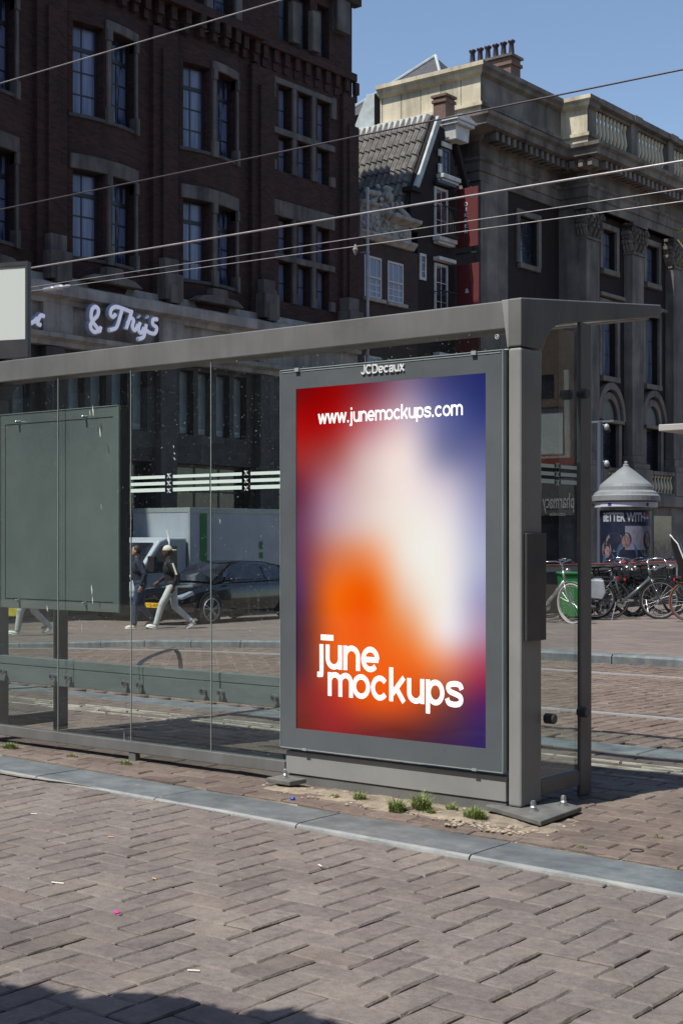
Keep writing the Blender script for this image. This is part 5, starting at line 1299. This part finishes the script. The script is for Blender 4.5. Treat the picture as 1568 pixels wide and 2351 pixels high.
    if 'frontcrate' in extras:
        m = MB(); m.box(.46, .86, -.19, .19, .74, .76)
        for a in ((.46, .48, -.19, .19), (.84, .86, -.19, .19), (.48, .84, -.19, -.17), (.48, .84, .17, .19)): m.box(*a, .76, 1.02)
        part('crate', m, mat('orange_plastic', (.55,.22,.02), None, rough=.4), t, .02, local=True)
    if 'basket' in extras:
        m = MB()
        for k in range(9): m.box(.50+k*.04, .505+k*.04, -.17, .17, .72, .725); m.box(.50+k*.04, .505+k*.04, -.17, -.165, .72, .95); m.box(.50+k*.04, .505+k*.04, .165, .17, .72, .95)
        for z in (.72, .80, .88, .95): m.box(.50, .83, -.172, -.167, z, z+.008).box(.50, .83, .167, .172, z, z+.008).box(.825, .83, -.17, .17, z, z+.008).box(.5, .505, -.17, .17, z, z+.008)
        part('basket', m, 'black', t, local=True)
    return t
M['bike_black'] = mat('black_gloss', (.012,.012,.014), None, rough=.22, coat=.6)
M['bike_grey'] = mat('dark_grey_gloss', (.10,.115,.12), None, rough=.25, coat=.5, metal=.3)
M['bike_silver'] = mat('silver_frame', (.45,.46,.47), None, rough=.3, metal=.6)
M['tyre_brown'] = mat('brown_tyre', (.16,.055,.035), None, rough=.7)
M['tyre_pale'] = mat('pale_tyre', (.45,.44,.41), None, rough=.6)
def put(o, px, D, ang, lean=0):
    x, y = D*ray(px)[0], D*ray(px)[1]; o.location = (x, y, g(x, y)+.005); o.rotation_euler = (lean, 0, ang); return o
RIGHT = math.atan2(SF, CF)
b1 = put(bicycle('bike_grey', label='dark grey step-through bicycle with pale panniers in front of the advertising column', extras=('bags',), fender_mt='bike_grey'), 1440, 24.9, RIGHT-.12, .06)
b2 = put(bicycle('bike_black', 'tyre_brown', 'chrome', label='black bicycle with brown tyres and a tall black child seat at the right edge', extras=('child',)), 1662, 23.6, RIGHT-.25)
b3 = put(bicycle('bike_silver', 'tyre_pale', 'steel', label='silver bicycle with pale tyres seen through the end glass'), 1262, 24.2, RIGHT-.95, .05)
b4 = put(bicycle('bike_black', 'rubber', 'bike_black', label='black bicycle with a front basket behind the grey bicycle', extras=('basket',)), 1400, 25.9, RIGHT+.25, .08)
b5 = dup(b4, label='black bicycle with a front basket nearest the green bin'); put(b5, 1330, 25.7, RIGHT+2.9, .08)
b6 = put(bicycle('bike_black', 'rubber', 'bike_black', step=False, label='black diamond framed bicycle behind the front wheel of the grey bicycle'), 1500, 26.1, RIGHT+.5, -.06)
b8 = dup(b6, label='black diamond framed bicycle nearest the advertising column'); put(b8, 1385, 26.6, RIGHT-.5, .05)
b9 = dup(b6, label='black diamond framed bicycle hidden behind the basket bicycle'); put(b9, 1462, 27.0, RIGHT+2.7, .04)
GB = thing('green_bin', 'green plastic bin beside the pale tyred bicycle, seen through the end glass', 'bin', (0,0,0)); put(GB, 1318, 24.95, RIGHT)
part('bin_body', MB().prism([(-.22, .06), (.22, .06), (.27, .80), (-.27, .80)], 'y', -.2, .2), mat('green_plastic', (.02,.22,.05), None, rough=.35), GB, .02, local=True)
part('bin_lid', MB().box(-.29, .29, -.23, .23, .801, .85), bpy.data.materials['green_plastic'], GB, .02, local=True)
part('bin_wheels', MB().lathe([(.06, -.2), (.06, .2)], (-.18, 0, .06), 14, 'y'), 'black', GB, local=True)

# ================================================================ VEHICLES (front on +X, turned to face -Y)
def loft(st, m=None):
    m = m or MB(); k = len(st[0][1])
    for x, sec in st: m.v += [(x, y, z) for y, z in sec]; m.t += [.5]*k
    n0 = 0
    for i in range(len(st)-1):
        for j in range(k-1): m.f.append((i*k+j, i*k+j+1, (i+1)*k+j+1, (i+1)*k+j))
    m.f.append(tuple(range(k))); m.f.append(tuple((len(st)-1)*k+j for j in range(k))[::-1]); return m
cxy = (-23.5, 25.25); cz = g(-23.0, 24.5)
CAR = thing('parked_car', 'black glossy car with a yellow number plate parked beyond the tracks', 'car', (cxy[0], cxy[1], cz), R(-90))
def sec(hw, z0, z1, r=.12, top=.0):
    return [(-hw+.1, z0), (-hw, z0+.15), (-hw-.005, (z0+z1)/2), (-hw+.03, z1-.06), (-hw+r, z1), (0, z1+top), (hw-r, z1), (hw-.03, z1-.06), (hw+.005, (z0+z1)/2), (hw, z0+.15), (hw-.1, z0)]
st = [(-2.30, sec(.74, .42, .95)), (-2.22, sec(.84, .30, 1.0)), (-1.7, sec(.90, .24, 1.02, top=.02)), (-.6, sec(.92, .22, .98, top=.02)), (.7, sec(.92, .22, .97, top=.03)), (1.2, sec(.91, .22, .94, top=.04)), (1.8, sec(.88, .24, .86, top=.05)), (2.15, sec(.80, .26, .74, top=.03)), (2.32, sec(.66, .32, .62))]
M['car_black'] = mat('black_car_paint', (.006,.006,.008), None, rough=.16, coat=1.0)
body = part('body', loft(st), 'car_black', CAR, local=True, smooth=True)
body.modifiers.new('sub', 'SUBSURF').levels = 1; body.modifiers['sub'].render_levels = 2
def sec2(hw, hw1, z0, z1): return [(-hw, z0), (-(hw+hw1)/2-.01, (z0+z1)/2), (-hw1, z1-.03), (-hw1+.12, z1), (0, z1+.015), (hw1-.12, z1), (hw1, z1-.03), ((hw+hw1)/2+.01, (z0+z1)/2), (hw, z0)]
st = [(-2.15, sec2(.70, .62, .98, 1.02)), (-1.5, sec2(.80, .64, .98, 1.33)), (-.8, sec2(.82, .62, .98, 1.44)), (0, sec2(.83, .61, .96, 1.45)), (.35, sec2(.83, .62, .95, 1.38)), (1.15, sec2(.80, .72, .93, .98))]
cab = part('cabin', loft(st), 'car_black', CAR, local=True, smooth=True)
for s in (-1, 1):
    def sp(x, z, o=.012):
        return (x, s*(.835-(z-.96)*.42+o), z)
    for a in ([(-1.62, 1.02), (-.62, 1.02), (-.60, 1.36), (-1.15, 1.33)], [(-.56, 1.02), (.82, 1.01), (.30, 1.32), (-.1, 1.37), (-.55, 1.37)]):
        m = MB(); m.add([sp(x, z) for x, z in a], [tuple(range(len(a)))]); part('side_window', m, 'pane_dark', CAR, local=True)
m = MB(); m.add([(1.10, -.70, 1.0), (1.10, .70, 1.0), (.42, .58, 1.38), (.42, -.58, 1.38)], [(0,1,2,3)]); part('windscreen', m, 'pane_dark', CAR, local=True)
for x in (-1.42, 1.38):
    for s in (-1, 1):
        part('wheel_arch', MB().lathe([(.40, 0), (.38, .012)], (x, s*.915-.006, .36), 28, 'y'), 'black', CAR, local=True)
        wv = part('wheel', MB().lathe([(.26, -.12), (.33, -.11), (.345, -.06), (.345, .06), (.33, .11), (.26, .12)], (x, s*.82, .345), 32, 'y'), 'rubber', CAR, local=True, smooth=True)
        m = MB()
        for k in range(5):
            a = 2*math.pi*k/5+.3
            for da in (-.16, .16): m.bar((x+.04*math.cos(a), s*.945, .345+.04*math.sin(a)), (x+.25*math.cos(a+da), s*.945, .345+.25*math.sin(a+da)), .02, .045, up=(0,1,0))
        m.tube([(x+.255*math.cos(2*math.pi*k/28), s*.94, .345+.255*math.sin(2*math.pi*k/28)) for k in range(28)], .014, 6, closed=True); m.lathe([(.05, -.01), (.05, .01)], (x, s*.95, .345), 12, 'y')
        part('rim', m, 'bike_silver', wv, local=True)
M['lamp'] = mat('lamp_glass', (.45,.52,.62), None, rough=.08, metal=.4)
for s in (-1, 1):
    part('headlight', MB().prism([(1.86, .70), (2.24, .60), (2.26, .66), (1.92, .78)], 'y', *sorted((s*.62, s*.865))), 'lamp', CAR, .01, local=True)
    part('mirror', MB().ell((.72, s*.98, 1.02), (.10, .10, .07), 12, 8), 'car_black', CAR, local=True, smooth=True)
gr = part('grille', MB().box(2.28, 2.335, -.5, .5, .36, .50), 'black', CAR, .02, local=True)
part('front_badge', MB().box(2.325, 2.345, -.12, .12, .62, .645), 'chrome', CAR, local=True)
pl = part('number_plate', MB().box(2.335, 2.35, -.26, .26, .40, .51), emit_mat('plate_yellow', (.9,.55,.02), .12, (.75,.45,.02)), CAR, local=True)  # plate given a faint glow of its own, though no lamp
tt = text_mb('112-RB', .075, .42, Matrix(((0,0,1),(1,0,0),(0,1,0))), (2.351, -.21, .418), .003, .0)
part('plate_number', tt, 'black', pl, local=True)
# box truck
tz = g(-25.8, 26)
T = thing('box_truck', 'pale grey box truck with a green stripe parked behind the black car', 'truck', (-26.35, 27.6, tz), R(-90))
M['truck'] = mat('pale_truck_paint', (.36,.41,.47), (.42,.47,.52), 1.2, .4, dirt=((.30,.33,.36), .5))
part('cargo_box', MB().box(-3.4, 1.62, -1.05, 1.05, .75, 2.80), 'truck', T, .03, local=True)
part('box_trim', MB().box(-3.41, 1.63, 1.051, 1.06, 2.68, 2.82).box(-3.41, 1.63, 1.051, 1.06, .72, .84).box(1.60, 1.64, 1.0, 1.062, .75, 2.8).box(1.621, 1.63, -1.04, 1.05, 2.70, 2.82), 'alu', T, .005, local=True)
part('green_stripe', MB().box(1.02, 1.26, 1.0605, 1.066, .85, 2.67), mat('stripe_green', (.02,.20,.04), None), T, local=True)
part('small_emblem', MB().box(-1.15, -1.02, 1.0605, 1.066, 1.75, 1.95).box(-1.15, -1.02, 1.0605, 1.066, 1.50, 1.66), bpy.data.materials['stripe_green'], T, local=True)
def csec(x0, x1, z): return None
m = MB(); m.prism([(1.66, .45), (3.45, .45), (3.50, .75), (3.40, 1.12), (2.62, 1.98), (2.35, 2.06), (1.66, 2.06)], 'y', -.98, .98); part('cab', m, 'truck', T, .06, local=True, segs=3)
m = MB(); m.prism([(2.02, 1.18), (3.15, 1.18), (2.58, 1.84), (2.02, 1.84)], 'y', .981, .986); m.prism([(2.02, 1.18), (3.15, 1.18), (2.58, 1.84), (2.02, 1.84)], 'y', -.986, -.981); part('cab_side_window', m, 'pane_dark', T, local=True)
m = MB(); m.add([(3.40, -.88, 1.16), (3.40, .88, 1.16), (2.70, .84, 1.93), (2.70, -.84, 1.93)], [(0,1,2,3)]); part('windscreen', m, 'pane_dark', T, local=True)
part('bumper', MB().box(3.4, 3.58, -.97, .97, .35, .62).box(3.45, 3.53, -.5, .5, .75, 1.0), 'black', T, .03, local=True)
part('cab_mirror', MB().box(3.0, 3.12, 1.05, 1.28, 1.2, 1.6), 'black', T, .02, local=True)
for x in (-2.3, 2.75):
    for s in (-1, 1): 
        wv = part('wheel', MB().lathe([(.26, -.13), (.34, -.12), (.36, 0), (.34, .12), (.26, .13)], (x, s*.86, .36), 28, 'y'), 'rubber', T, local=True, smooth=True)
        part('hub', MB().lathe([(.2, -.02), (.22, .02)], (x, s*.97, .36), 16, 'y'), 'steel', wv, local=True)
part('chassis', MB().box(-3.2, 1.6, -.5, .5, .45, .749), 'black', T, local=True)

# ================================================================ PEOPLE
def figure(label, px, D, ang, sk, H, stride, arms, torso_m, leg_m, shoe_m, hair_m='hair', cap_on=False, lean=.05, hoodie=False, back=1):
    """faces +X locally; joint positions in metres; ang turns the figure"""
    x, y = D*ray(px)[0], D*ray(px)[1]
    P_ = thing('person', label, 'person', (x, y, g(x, y)+.005), ang, 'people walking past beyond the tracks')
    s = H/1.78
    def J(*p): return Vector(p)*s
    hipL, hipR = J(0, .09, .92), J(0, -.09, .92)
    (kf, af), (kb, ab) = stride
    kneeL, ankL = J(*kf), J(*af); kneeR, ankR = J(*kb), J(*ab)
    chest = J(lean, 0, 1.30); neck = J(lean+.02, 0, 1.50); head = J(lean+.05, 0, 1.66)
    shL, shR = J(lean, .18, 1.42), J(lean, -.18, 1.42)
    (eL, wL), (eR, wR) = arms; eL, wL, eR, wR = J(*eL), J(*wL), J(*eR), J(*wR)
    b = MB()
    b.ell(J(0,0,.96), Vector((.12,.165,.13))*s); b.cap(J(0,0,1.0), J(lean*.7,0,1.18), .125*s, .13*s); b.ell(chest, Vector((.12,.175,.18))*s); b.cap(chest, neck, .10*s, .055*s); b.cap(neck, head, .05*s, .055*s)
    for a, k, an in ((hipL, kneeL, ankL), (hipR, kneeR, ankR)): b.cap(a, k, .085*s, .058*s); b.cap(k, an, .055*s, .036*s); b.cap(an, an+J(.13,0,-.045), .035*s, .028*s)
    for sh, e, w_ in ((shL, eL, wL), (shR, eR, wR)):
        b.cap(sh, e, .055*s, .042*s); b.cap(e, w_, .04*s, .028*s)
        d = (w_-e).normalized(); b.cap(w_, w_+d*.08*s, .03*s, .032*s)
        side = d.cross(Vector((0,1,0))).normalized()
        for q in range(4): b.cap(w_+d*.085*s+side*(q-1.5)*.02*s, w_+d*(.15+.012*(q in (1, 2)))*s+side*(q-1.5)*.021*s+Vector((.0, .012*(-1 if sh.y > 0 else 1), 0)), .010*s, .008*s, 6)
        b.cap(w_+d*.03*s-side*.03*s, w_+d*.09*s-side*.055*s, .011*s, .009*s, 6)
    b.ell(head, Vector((.095,.075,.118))*s, 16, 12); b.ell(head+J(.05,0,-.055), Vector((.05,.05,.05))*s); b.ell(head+J(.103,0,-.012), Vector((.018,.013,.024))*s); 
    for q in (-1, 1): b.ell(head+J(0, q*.077, -.01), Vector((.02,.01,.03))*s)
    remesh('body', b, sk, P_, .011)
    f = MB()
    for q in (-1, 1): f.ell(head+J(.088, q*.03, .012), Vector((.008,.012,.007))*s, 8, 6)
    f.ell(head+J(.094, 0, -.06), Vector((.008,.022,.006))*s, 8, 6); part('eyes_and_mouth', f, 'black', P_, local=True)
    if cap_on:
        h = MB(); h.ell(head+J(-.005,0,.03), Vector((.108,.088,.112))*s, 18, 12); h.ell(head+J(-.14,0,.035), Vector((.075,.065,.012))*s, 14, 6)
        hh = MB()
        for i, p in enumerate(h.v): h.v[i] = (p[0], p[1], max(p[2], (head+J(0,0,.022)).z))
        part('cap', h, 'cream', P_, local=True, smooth=True)
    h = MB(); h.ell(head+J(-.022,0,.022), Vector((.092,.083,.112))*s, 16, 12)
    for i, p in enumerate(h.v):
        h.v[i] = (min(p[0], head.x+.055*s), p[1], max(p[2], head.z-.07*s))
    part('hair', h, hair_m, P_, local=True, smooth=True)
    j = MB(); j.ell(J(.0,0,.98), Vector((.15,.185,.10))*s); j.cap(J(0,0,1.0), J(lean*.7,0,1.18), .15*s, .15*s); j.ell(chest, Vector((.15,.20,.19))*s); j.cap(chest, neck-J(0,0,.02), .12*s, .075*s)
    for sh, e, w_ in ((shL, eL, wL), (shR, eR, wR)): j.cap(sh, e, .078*s, .062*s); j.cap(e, w_-(w_-e)*.08, .06*s, .044*s)
    remesh('jacket', j, torso_m, P_, .014, 3)
    l = MB(); l.ell(J(0,0,.93), Vector((.135,.17,.12))*s)
    for a, k, an in ((hipL, kneeL, ankL), (hipR, kneeR, ankR)): l.cap(a, k, .10*s, .077*s); l.cap(k, an+(k-an)*.08, .075*s, .062*s)
    remesh('trousers', l, leg_m, P_, .013, 3)
    for an in (ankL, ankR):
        pitch = -.5 if an.x < -.1 and an.z > .11*s else (.25 if an.x > .2 else 0)
        rot = Matrix.Rotation(-pitch, 3, 'Y'); c = MB(); c.ell((.0,0,-.02), (.055,.042,.06)); c.ell((.07,0,-.045), (.11,.045,.038)); c.ell((.13,0,-.055), (.065,.044,.028)); c.box(-.055, .19, -.043, .043, -.088, -.066)
        c.v = [tuple(an + rot @ Vector(p)*s) for p in c.v]; part('shoe', c, shoe_m, P_, local=True, smooth=True)
    return P_
WL = math.atan2(-SF, -CF)       # heading of people walking to the left of the picture
walk = (((.16, .09, .50), (.22, .09, .095)), ((-.10, -.09, .50), (-.40, -.09, .20)))
walk2 = (((.22, .09, .52), (.34, .09, .10)), ((-.06, -.09, .48), (-.42, -.10, .16)))
arms = (((-.12, .25, 1.16), (-.04, .24, .93)), ((.10, -.24, 1.16), (.28, -.2, 1.02)))
p2 = figure('person in a white backward cap, black jacket and pale grey jeans striding past the car', 395, 30.0, WL+.1, 'skin_dark', 1.76, walk2, arms, 'black_cloth', 'grey_jeans', 'sneaker', cap_on=True)
part('sleeve_stripe', MB().tube([(-.02, .262, 1.40), (-.10, .335, 1.16)], .02, 8), 'cream', p2, local=True)
p1 = figure('person in a dark navy jacket and blue jeans, half hidden behind the information case', 322, 30.6, WL+.05, 'skin', 1.80, (((.10, .09, .50), (.12, .09, .095)), ((-.02, -.09, .48), (-.26, -.09, .16))), arms, 'navy', 'jeans', 'cream', lean=.04)
p3_ = figure('person in light trousers and white trainers carrying a yellow bag at the far left', 66, 28.8, WL+.1, 'skin', 1.75, walk, (((-.02, .24, 1.15), (.0, .27, .90)), ((.05, -.24, 1.15), (.06, -.24, .92))), 'navy', 'grey_jeans', 'sneaker')
bag = thing('yellow_bag', 'yellow bag carried low beside the light trousers at the far left', 'bag', p3_.location+Vector((-.35, -.10, .0)), WL)
part('bag_body', MB().prism([(-.13, .38), (.13, .38), (.10, .70), (.03, .78), (-.03, .78), (-.10, .70)], 'y', -.05, .05), 'yellow', bag, .02, local=True)
part('bag_handle', MB().tube([(-.05, 0, .76), (0, 0, .92), (.05, 0, .76)], .01, 6), 'yellow', bag, local=True)

# ================================================================ SMALL GROWTH AND LITTER
M['grass'] = mat('grass_blade', (.06,.12,.02), (.26,.31,.09), 45, .6)
def tuft(x, y, r, n_, h, label, z=-.035):
    rnd = random.Random(int(x*1000)); m = MB()
    for i in range(n_):
        a = rnd.uniform(0, 6.28); f = math.sqrt(rnd.random()); d = r*f*.75; bx_, by_ = x+d*math.cos(a), y+d*math.sin(a)*.6
        hh = h*rnd.uniform(.35, 1.35)*(1.15-.6*f); o = rnd.uniform(.15, 1.25)*hh*(.5+.7*f); a2 = a+rnd.gauss(0, .6); wv = rnd.uniform(.0009, .0022)
        px_, py_ = -math.sin(a2)*wv, math.cos(a2)*wv; P4 = [(0, -.01), (.25, .55), (.6, .85), (1, rnd.uniform(.6, 1.0))]
        pts = [(bx_+q*o*math.cos(a2), by_+q*o*math.sin(a2), z+(v*hh if v > 0 else v)) for q, v in P4]
        m.add([(pts[0][0]-px_, pts[0][1]-py_, pts[0][2]), (pts[0][0]+px_, pts[0][1]+py_, pts[0][2]), (pts[1][0]+px_, pts[1][1]+py_, pts[1][2]), (pts[1][0]-px_, pts[1][1]-py_, pts[1][2]), (pts[2][0]+px_*.6, pts[2][1]+py_*.6, pts[2][2]), (pts[2][0]-px_*.6, pts[2][1]-py_*.6, pts[2][2]), pts[3]], [(0,1,2,3), (3,2,4,5), (5,4,6)])
    return tag(part('grass_tuft', m, 'grass'), label, 'grass', 'grass tufts at the foot of the shelter')
def gp(px, py, z=-.035):
    D = (CAMZ-z)*3267/(py-1236); return ray(px)[0]*D, ray(px)[1]*D
for (px, py, r, n_, h, lb) in ((1090,1880,.075,420,.055,'wide bright grass tuft against the large base plate'), (967,1862,.060,380,.085,'tallest grass tuft below the poster'), (910,1862,.055,260,.065,'rounded grass tuft just left of the tallest one'), (826,1838,.05,150,.05,'thin grass tuft under the word on the poster'), (1037,1862,.04,110,.04,'small sparse grass tuft between the tallest tuft and the base plate tuft'),
        (990,1868,.03,90,.03,'tiny grass tuft at the right foot of the tallest one'), (668,1800,.05,110,.045,'sparse grass tuft beside the small bolted plate'), (24,1718,.08,260,.035,'low wide grass tuft at the far left under the rail'), (290,1755,.06,90,.025,'thin flat grass tuft left of centre under the panes'), (165,1738,.06,60,.022,'faint grass tuft in the clinkers below the information case'), (770,1832,.05,60,.02,'short sparse growth in the sand left of the poster'), (1512,1925,.03,30,.02,'tiny growth between platform clinkers at the right'), (1335,1950,.03,30,.02,'tiny growth in the joint beside the kerb at the right')):
    x, y = gp(px, py); tuft(x, y, r, n_, h, lb)
def butt(px, py, a, l, mt, label, nm='cigarette_end', z=-.052, r=.003):
    x, y = gp(px, py, z); zz_ = z+r; o = part(nm, MB().tube([(x-l/2*math.cos(a), y-l/2*math.sin(a), zz_), (x+l/2*math.cos(a), y+l/2*math.sin(a), zz_)], r, 8), mt); tag(o, label, 'litter', 'litter on the paving'); return o
M['filter'] = mat('orange_filter', (.55,.36,.17), None); M['paper'] = mat('white_paper', (.7,.68,.62), None)
for px, py, a, l, mt, lb in ((390,1844,.2,.03,'filter','orange cigarette end close to the kerb at the left'), (255,1924,.4,.028,'filter','orange cigarette end on the road at the left, beside the pale arc'), (355,2020,-.2,.026,'filter','orange cigarette end on the road below the middle of the kerb'), (445,2232,.5,.04,'paper','pale paper scrap in a road joint at lower left'), (133,2030,.3,.055,'paper','thin white paper strip on the road at the left'), (78,1871,.6,.03,'paper','white scrap on the road at the far left'),
        (34,1778,.3,.03,'paper','white scrap by the kerb at the far left'), (682,1820,.3,.03,'paper','white cigarette end on the sand left of the case'), (735,1990,-.5,.035,'paper','white paper scrap on the road in the middle'), (1362,1995,.2,.05,'paper','pale torn scrap against the kerb at the right')):
    butt(px, py, a, l, mt, lb)
x, y = gp(672, 1836, -.03); o = part('bottle_cap', MB().lathe([(.013, 0), (.013, .012), (.010, .016)], (x, y, -.036), 14), mat('blue_cap', (.01,.05,.45), None, rough=.4)); tag(o, 'small bright blue cap lying on the sand beside the kerb', 'litter')
x, y = gp(268, 2101, -.056); o = part('pink_scrap', MB().ell((x, y, -.048), (.014, .010, .006), 10, 6), mat('pink', (.80,.03,.30), None, rough=.4)); tag(o, 'bright pink scrap in a road joint at the lower left', 'litter')
x, y = gp(1462, 1955, -.035); m = MB(); m.tube([(x+.028*math.cos(2*math.pi*k/20), y+.028*math.sin(2*math.pi*k/20), -.032) for k in range(20)], .0025, 6, closed=True); o = part('metal_ring', m, 'black'); tag(o, 'small dark ring lying on the platform clinkers at the right', 'litter')

# ================================================================ STREET TREES
M['leaf'] = mat('young_leaf', (.10,.16,.02), (.20,.27,.04), 3, .5)
M['bark'] = mat('bark', (.07,.055,.04), (.12,.10,.075), 6, .9, 0, .6, 30, .01)
def tree(name, label, loc, trunk, limbs, clumps, leaf=.05, seed=1):
    t = thing(name, label, 'tree', loc); rnd = random.Random(seed)
    m = MB(); m.tube(trunk, [.13-.08*i/(len(trunk)-1) for i in range(len(trunk))], 10)
    for l in limbs: m.tube(l, [.045, .03, .012][:len(l)] if len(l) <= 3 else [.045-.035*i/(len(l)-1) for i in range(len(l))], 7)
    part('trunk', m, 'bark', t, smooth=True)
    m = MB()
    for (c, r, n_) in clumps:
        for i in range(n_):
            while True:
                p = Vector((rnd.uniform(-1,1), rnd.uniform(-1,1), rnd.uniform(-1,1)))
                if p.length < 1: break
            p = Vector(c)+Vector((p.x*r[0], p.y*r[1], p.z*r[2])); a = rnd.uniform(0, 6.28); tl = rnd.uniform(-.8, .8); s_ = leaf*rnd.uniform(.6, 1.3)
            d = Vector((math.cos(a), math.sin(a), tl)).normalized(); e = d.cross(Vector((rnd.uniform(-.4,.4), rnd.uniform(-.4,.4), 1))).normalized()
            m.add([p-d*s_, p+e*s_*.55, p+d*s_, p-e*s_*.55], [(0,1,2,3)])
    part('crown', m, 'leaf', t); return t
tx_, ty_ = 24*ray(1700)[0], 24*ray(1700)[1]; tz_ = g(tx_, ty_)
tree('street_tree', 'young street tree whose leafy tips reach in at the right edge', (tx_, ty_, tz_), [(tx_, ty_, tz_-.1), (tx_, ty_, 3), (tx_+.1, ty_, 7)], [[(tx_, ty_, 4.6), (tx_-.5, ty_-.4, 5.8), (tx_-.85, ty_-.62, 6.35)], [(tx_, ty_, 4.0), (tx_-.5, ty_-.3, 5.6)], [(tx_, ty_, 5.5), (tx_-.3, ty_-.2, 8)]],
     [((tx_, ty_, 7), (.8, .8, 1.6), 900), ((tx_-.72, ty_-.55, 6.45), (.16, .14, .22), 30), ((tx_-.75, ty_-.58, 6.0), (.12, .1, .2), 16), ((tx_-.70, ty_-.5, 7.7), (.15, .12, .2), 20)], .06, 5)
tree('added_shade_tree', 'unseen tree added to throw the shade at the lower left', (-6.4, -.2, -.05), [(-6.4, -.2, -.1), (-6.35, -.2, 2.2), (-7.4, -2.2, 6.8)], [[(-6.3, -.2, 2.2), (-4.6, .6, 2.72), (-3.0, 1.30, 2.68)], [(-6.6, -.9, 4), (-7.9, -2.6, 6.0)], [(-6.25, -.15, 3), (-6.9, -.8, 5.6)]],
     [((-3.16, 1.36, 2.60), (.34, .13, .06), 900), ((-2.88, 1.53, 2.60), (.20, .07, .05), 300), ((-2.82, 1.26, 2.62), (.36, .16, .07), 800), ((-3.55, 1.14, 2.64), (.36, .14, .07), 700), ((-7.6, -2.4, 6.4), (1.5, 1.2, 1.5), 1800)], .055, 9)  # clumps placed to cast the lower left shadow; the tree is added

# unseen trees added around the viewer to block sky light and deepen shade
for i, (x, y, h, lb) in enumerate(((2.6, -6.5, 10, 'behind the viewer'), (2.3, .9, 10.5, 'beside the viewer'), (5.0, 9.5, 10, 'past the shelter'))):
    tree('sky_blocker_tree', 'unseen leafy plane tree added to block sky light, ' + lb, (x, y, -.05), [(x, y, -.1), (x+.05, y, 3), (x-.1, y+.1, h*.75)], [[(x, y, 3.2), (x-1.6, y+.8, 5.6)], [(x, y, 3.4), (x+1.5, y-.6, 6)], [(x, y, 4), (x+.2, y+1.7, 6.5)], [(x, y, 4), (x-.3, y-1.6, 6.5)]],
         [((x, y, h*.62), (3.2, 3.4, h*.26), 5200), ((x-1.8, y+.6, h*.5), (1.5, 1.8, 1.0), 900), ((x+1.6, y-.8, h*.5), (1.5, 1.8, 1.2), 900)], .13, 20+i)
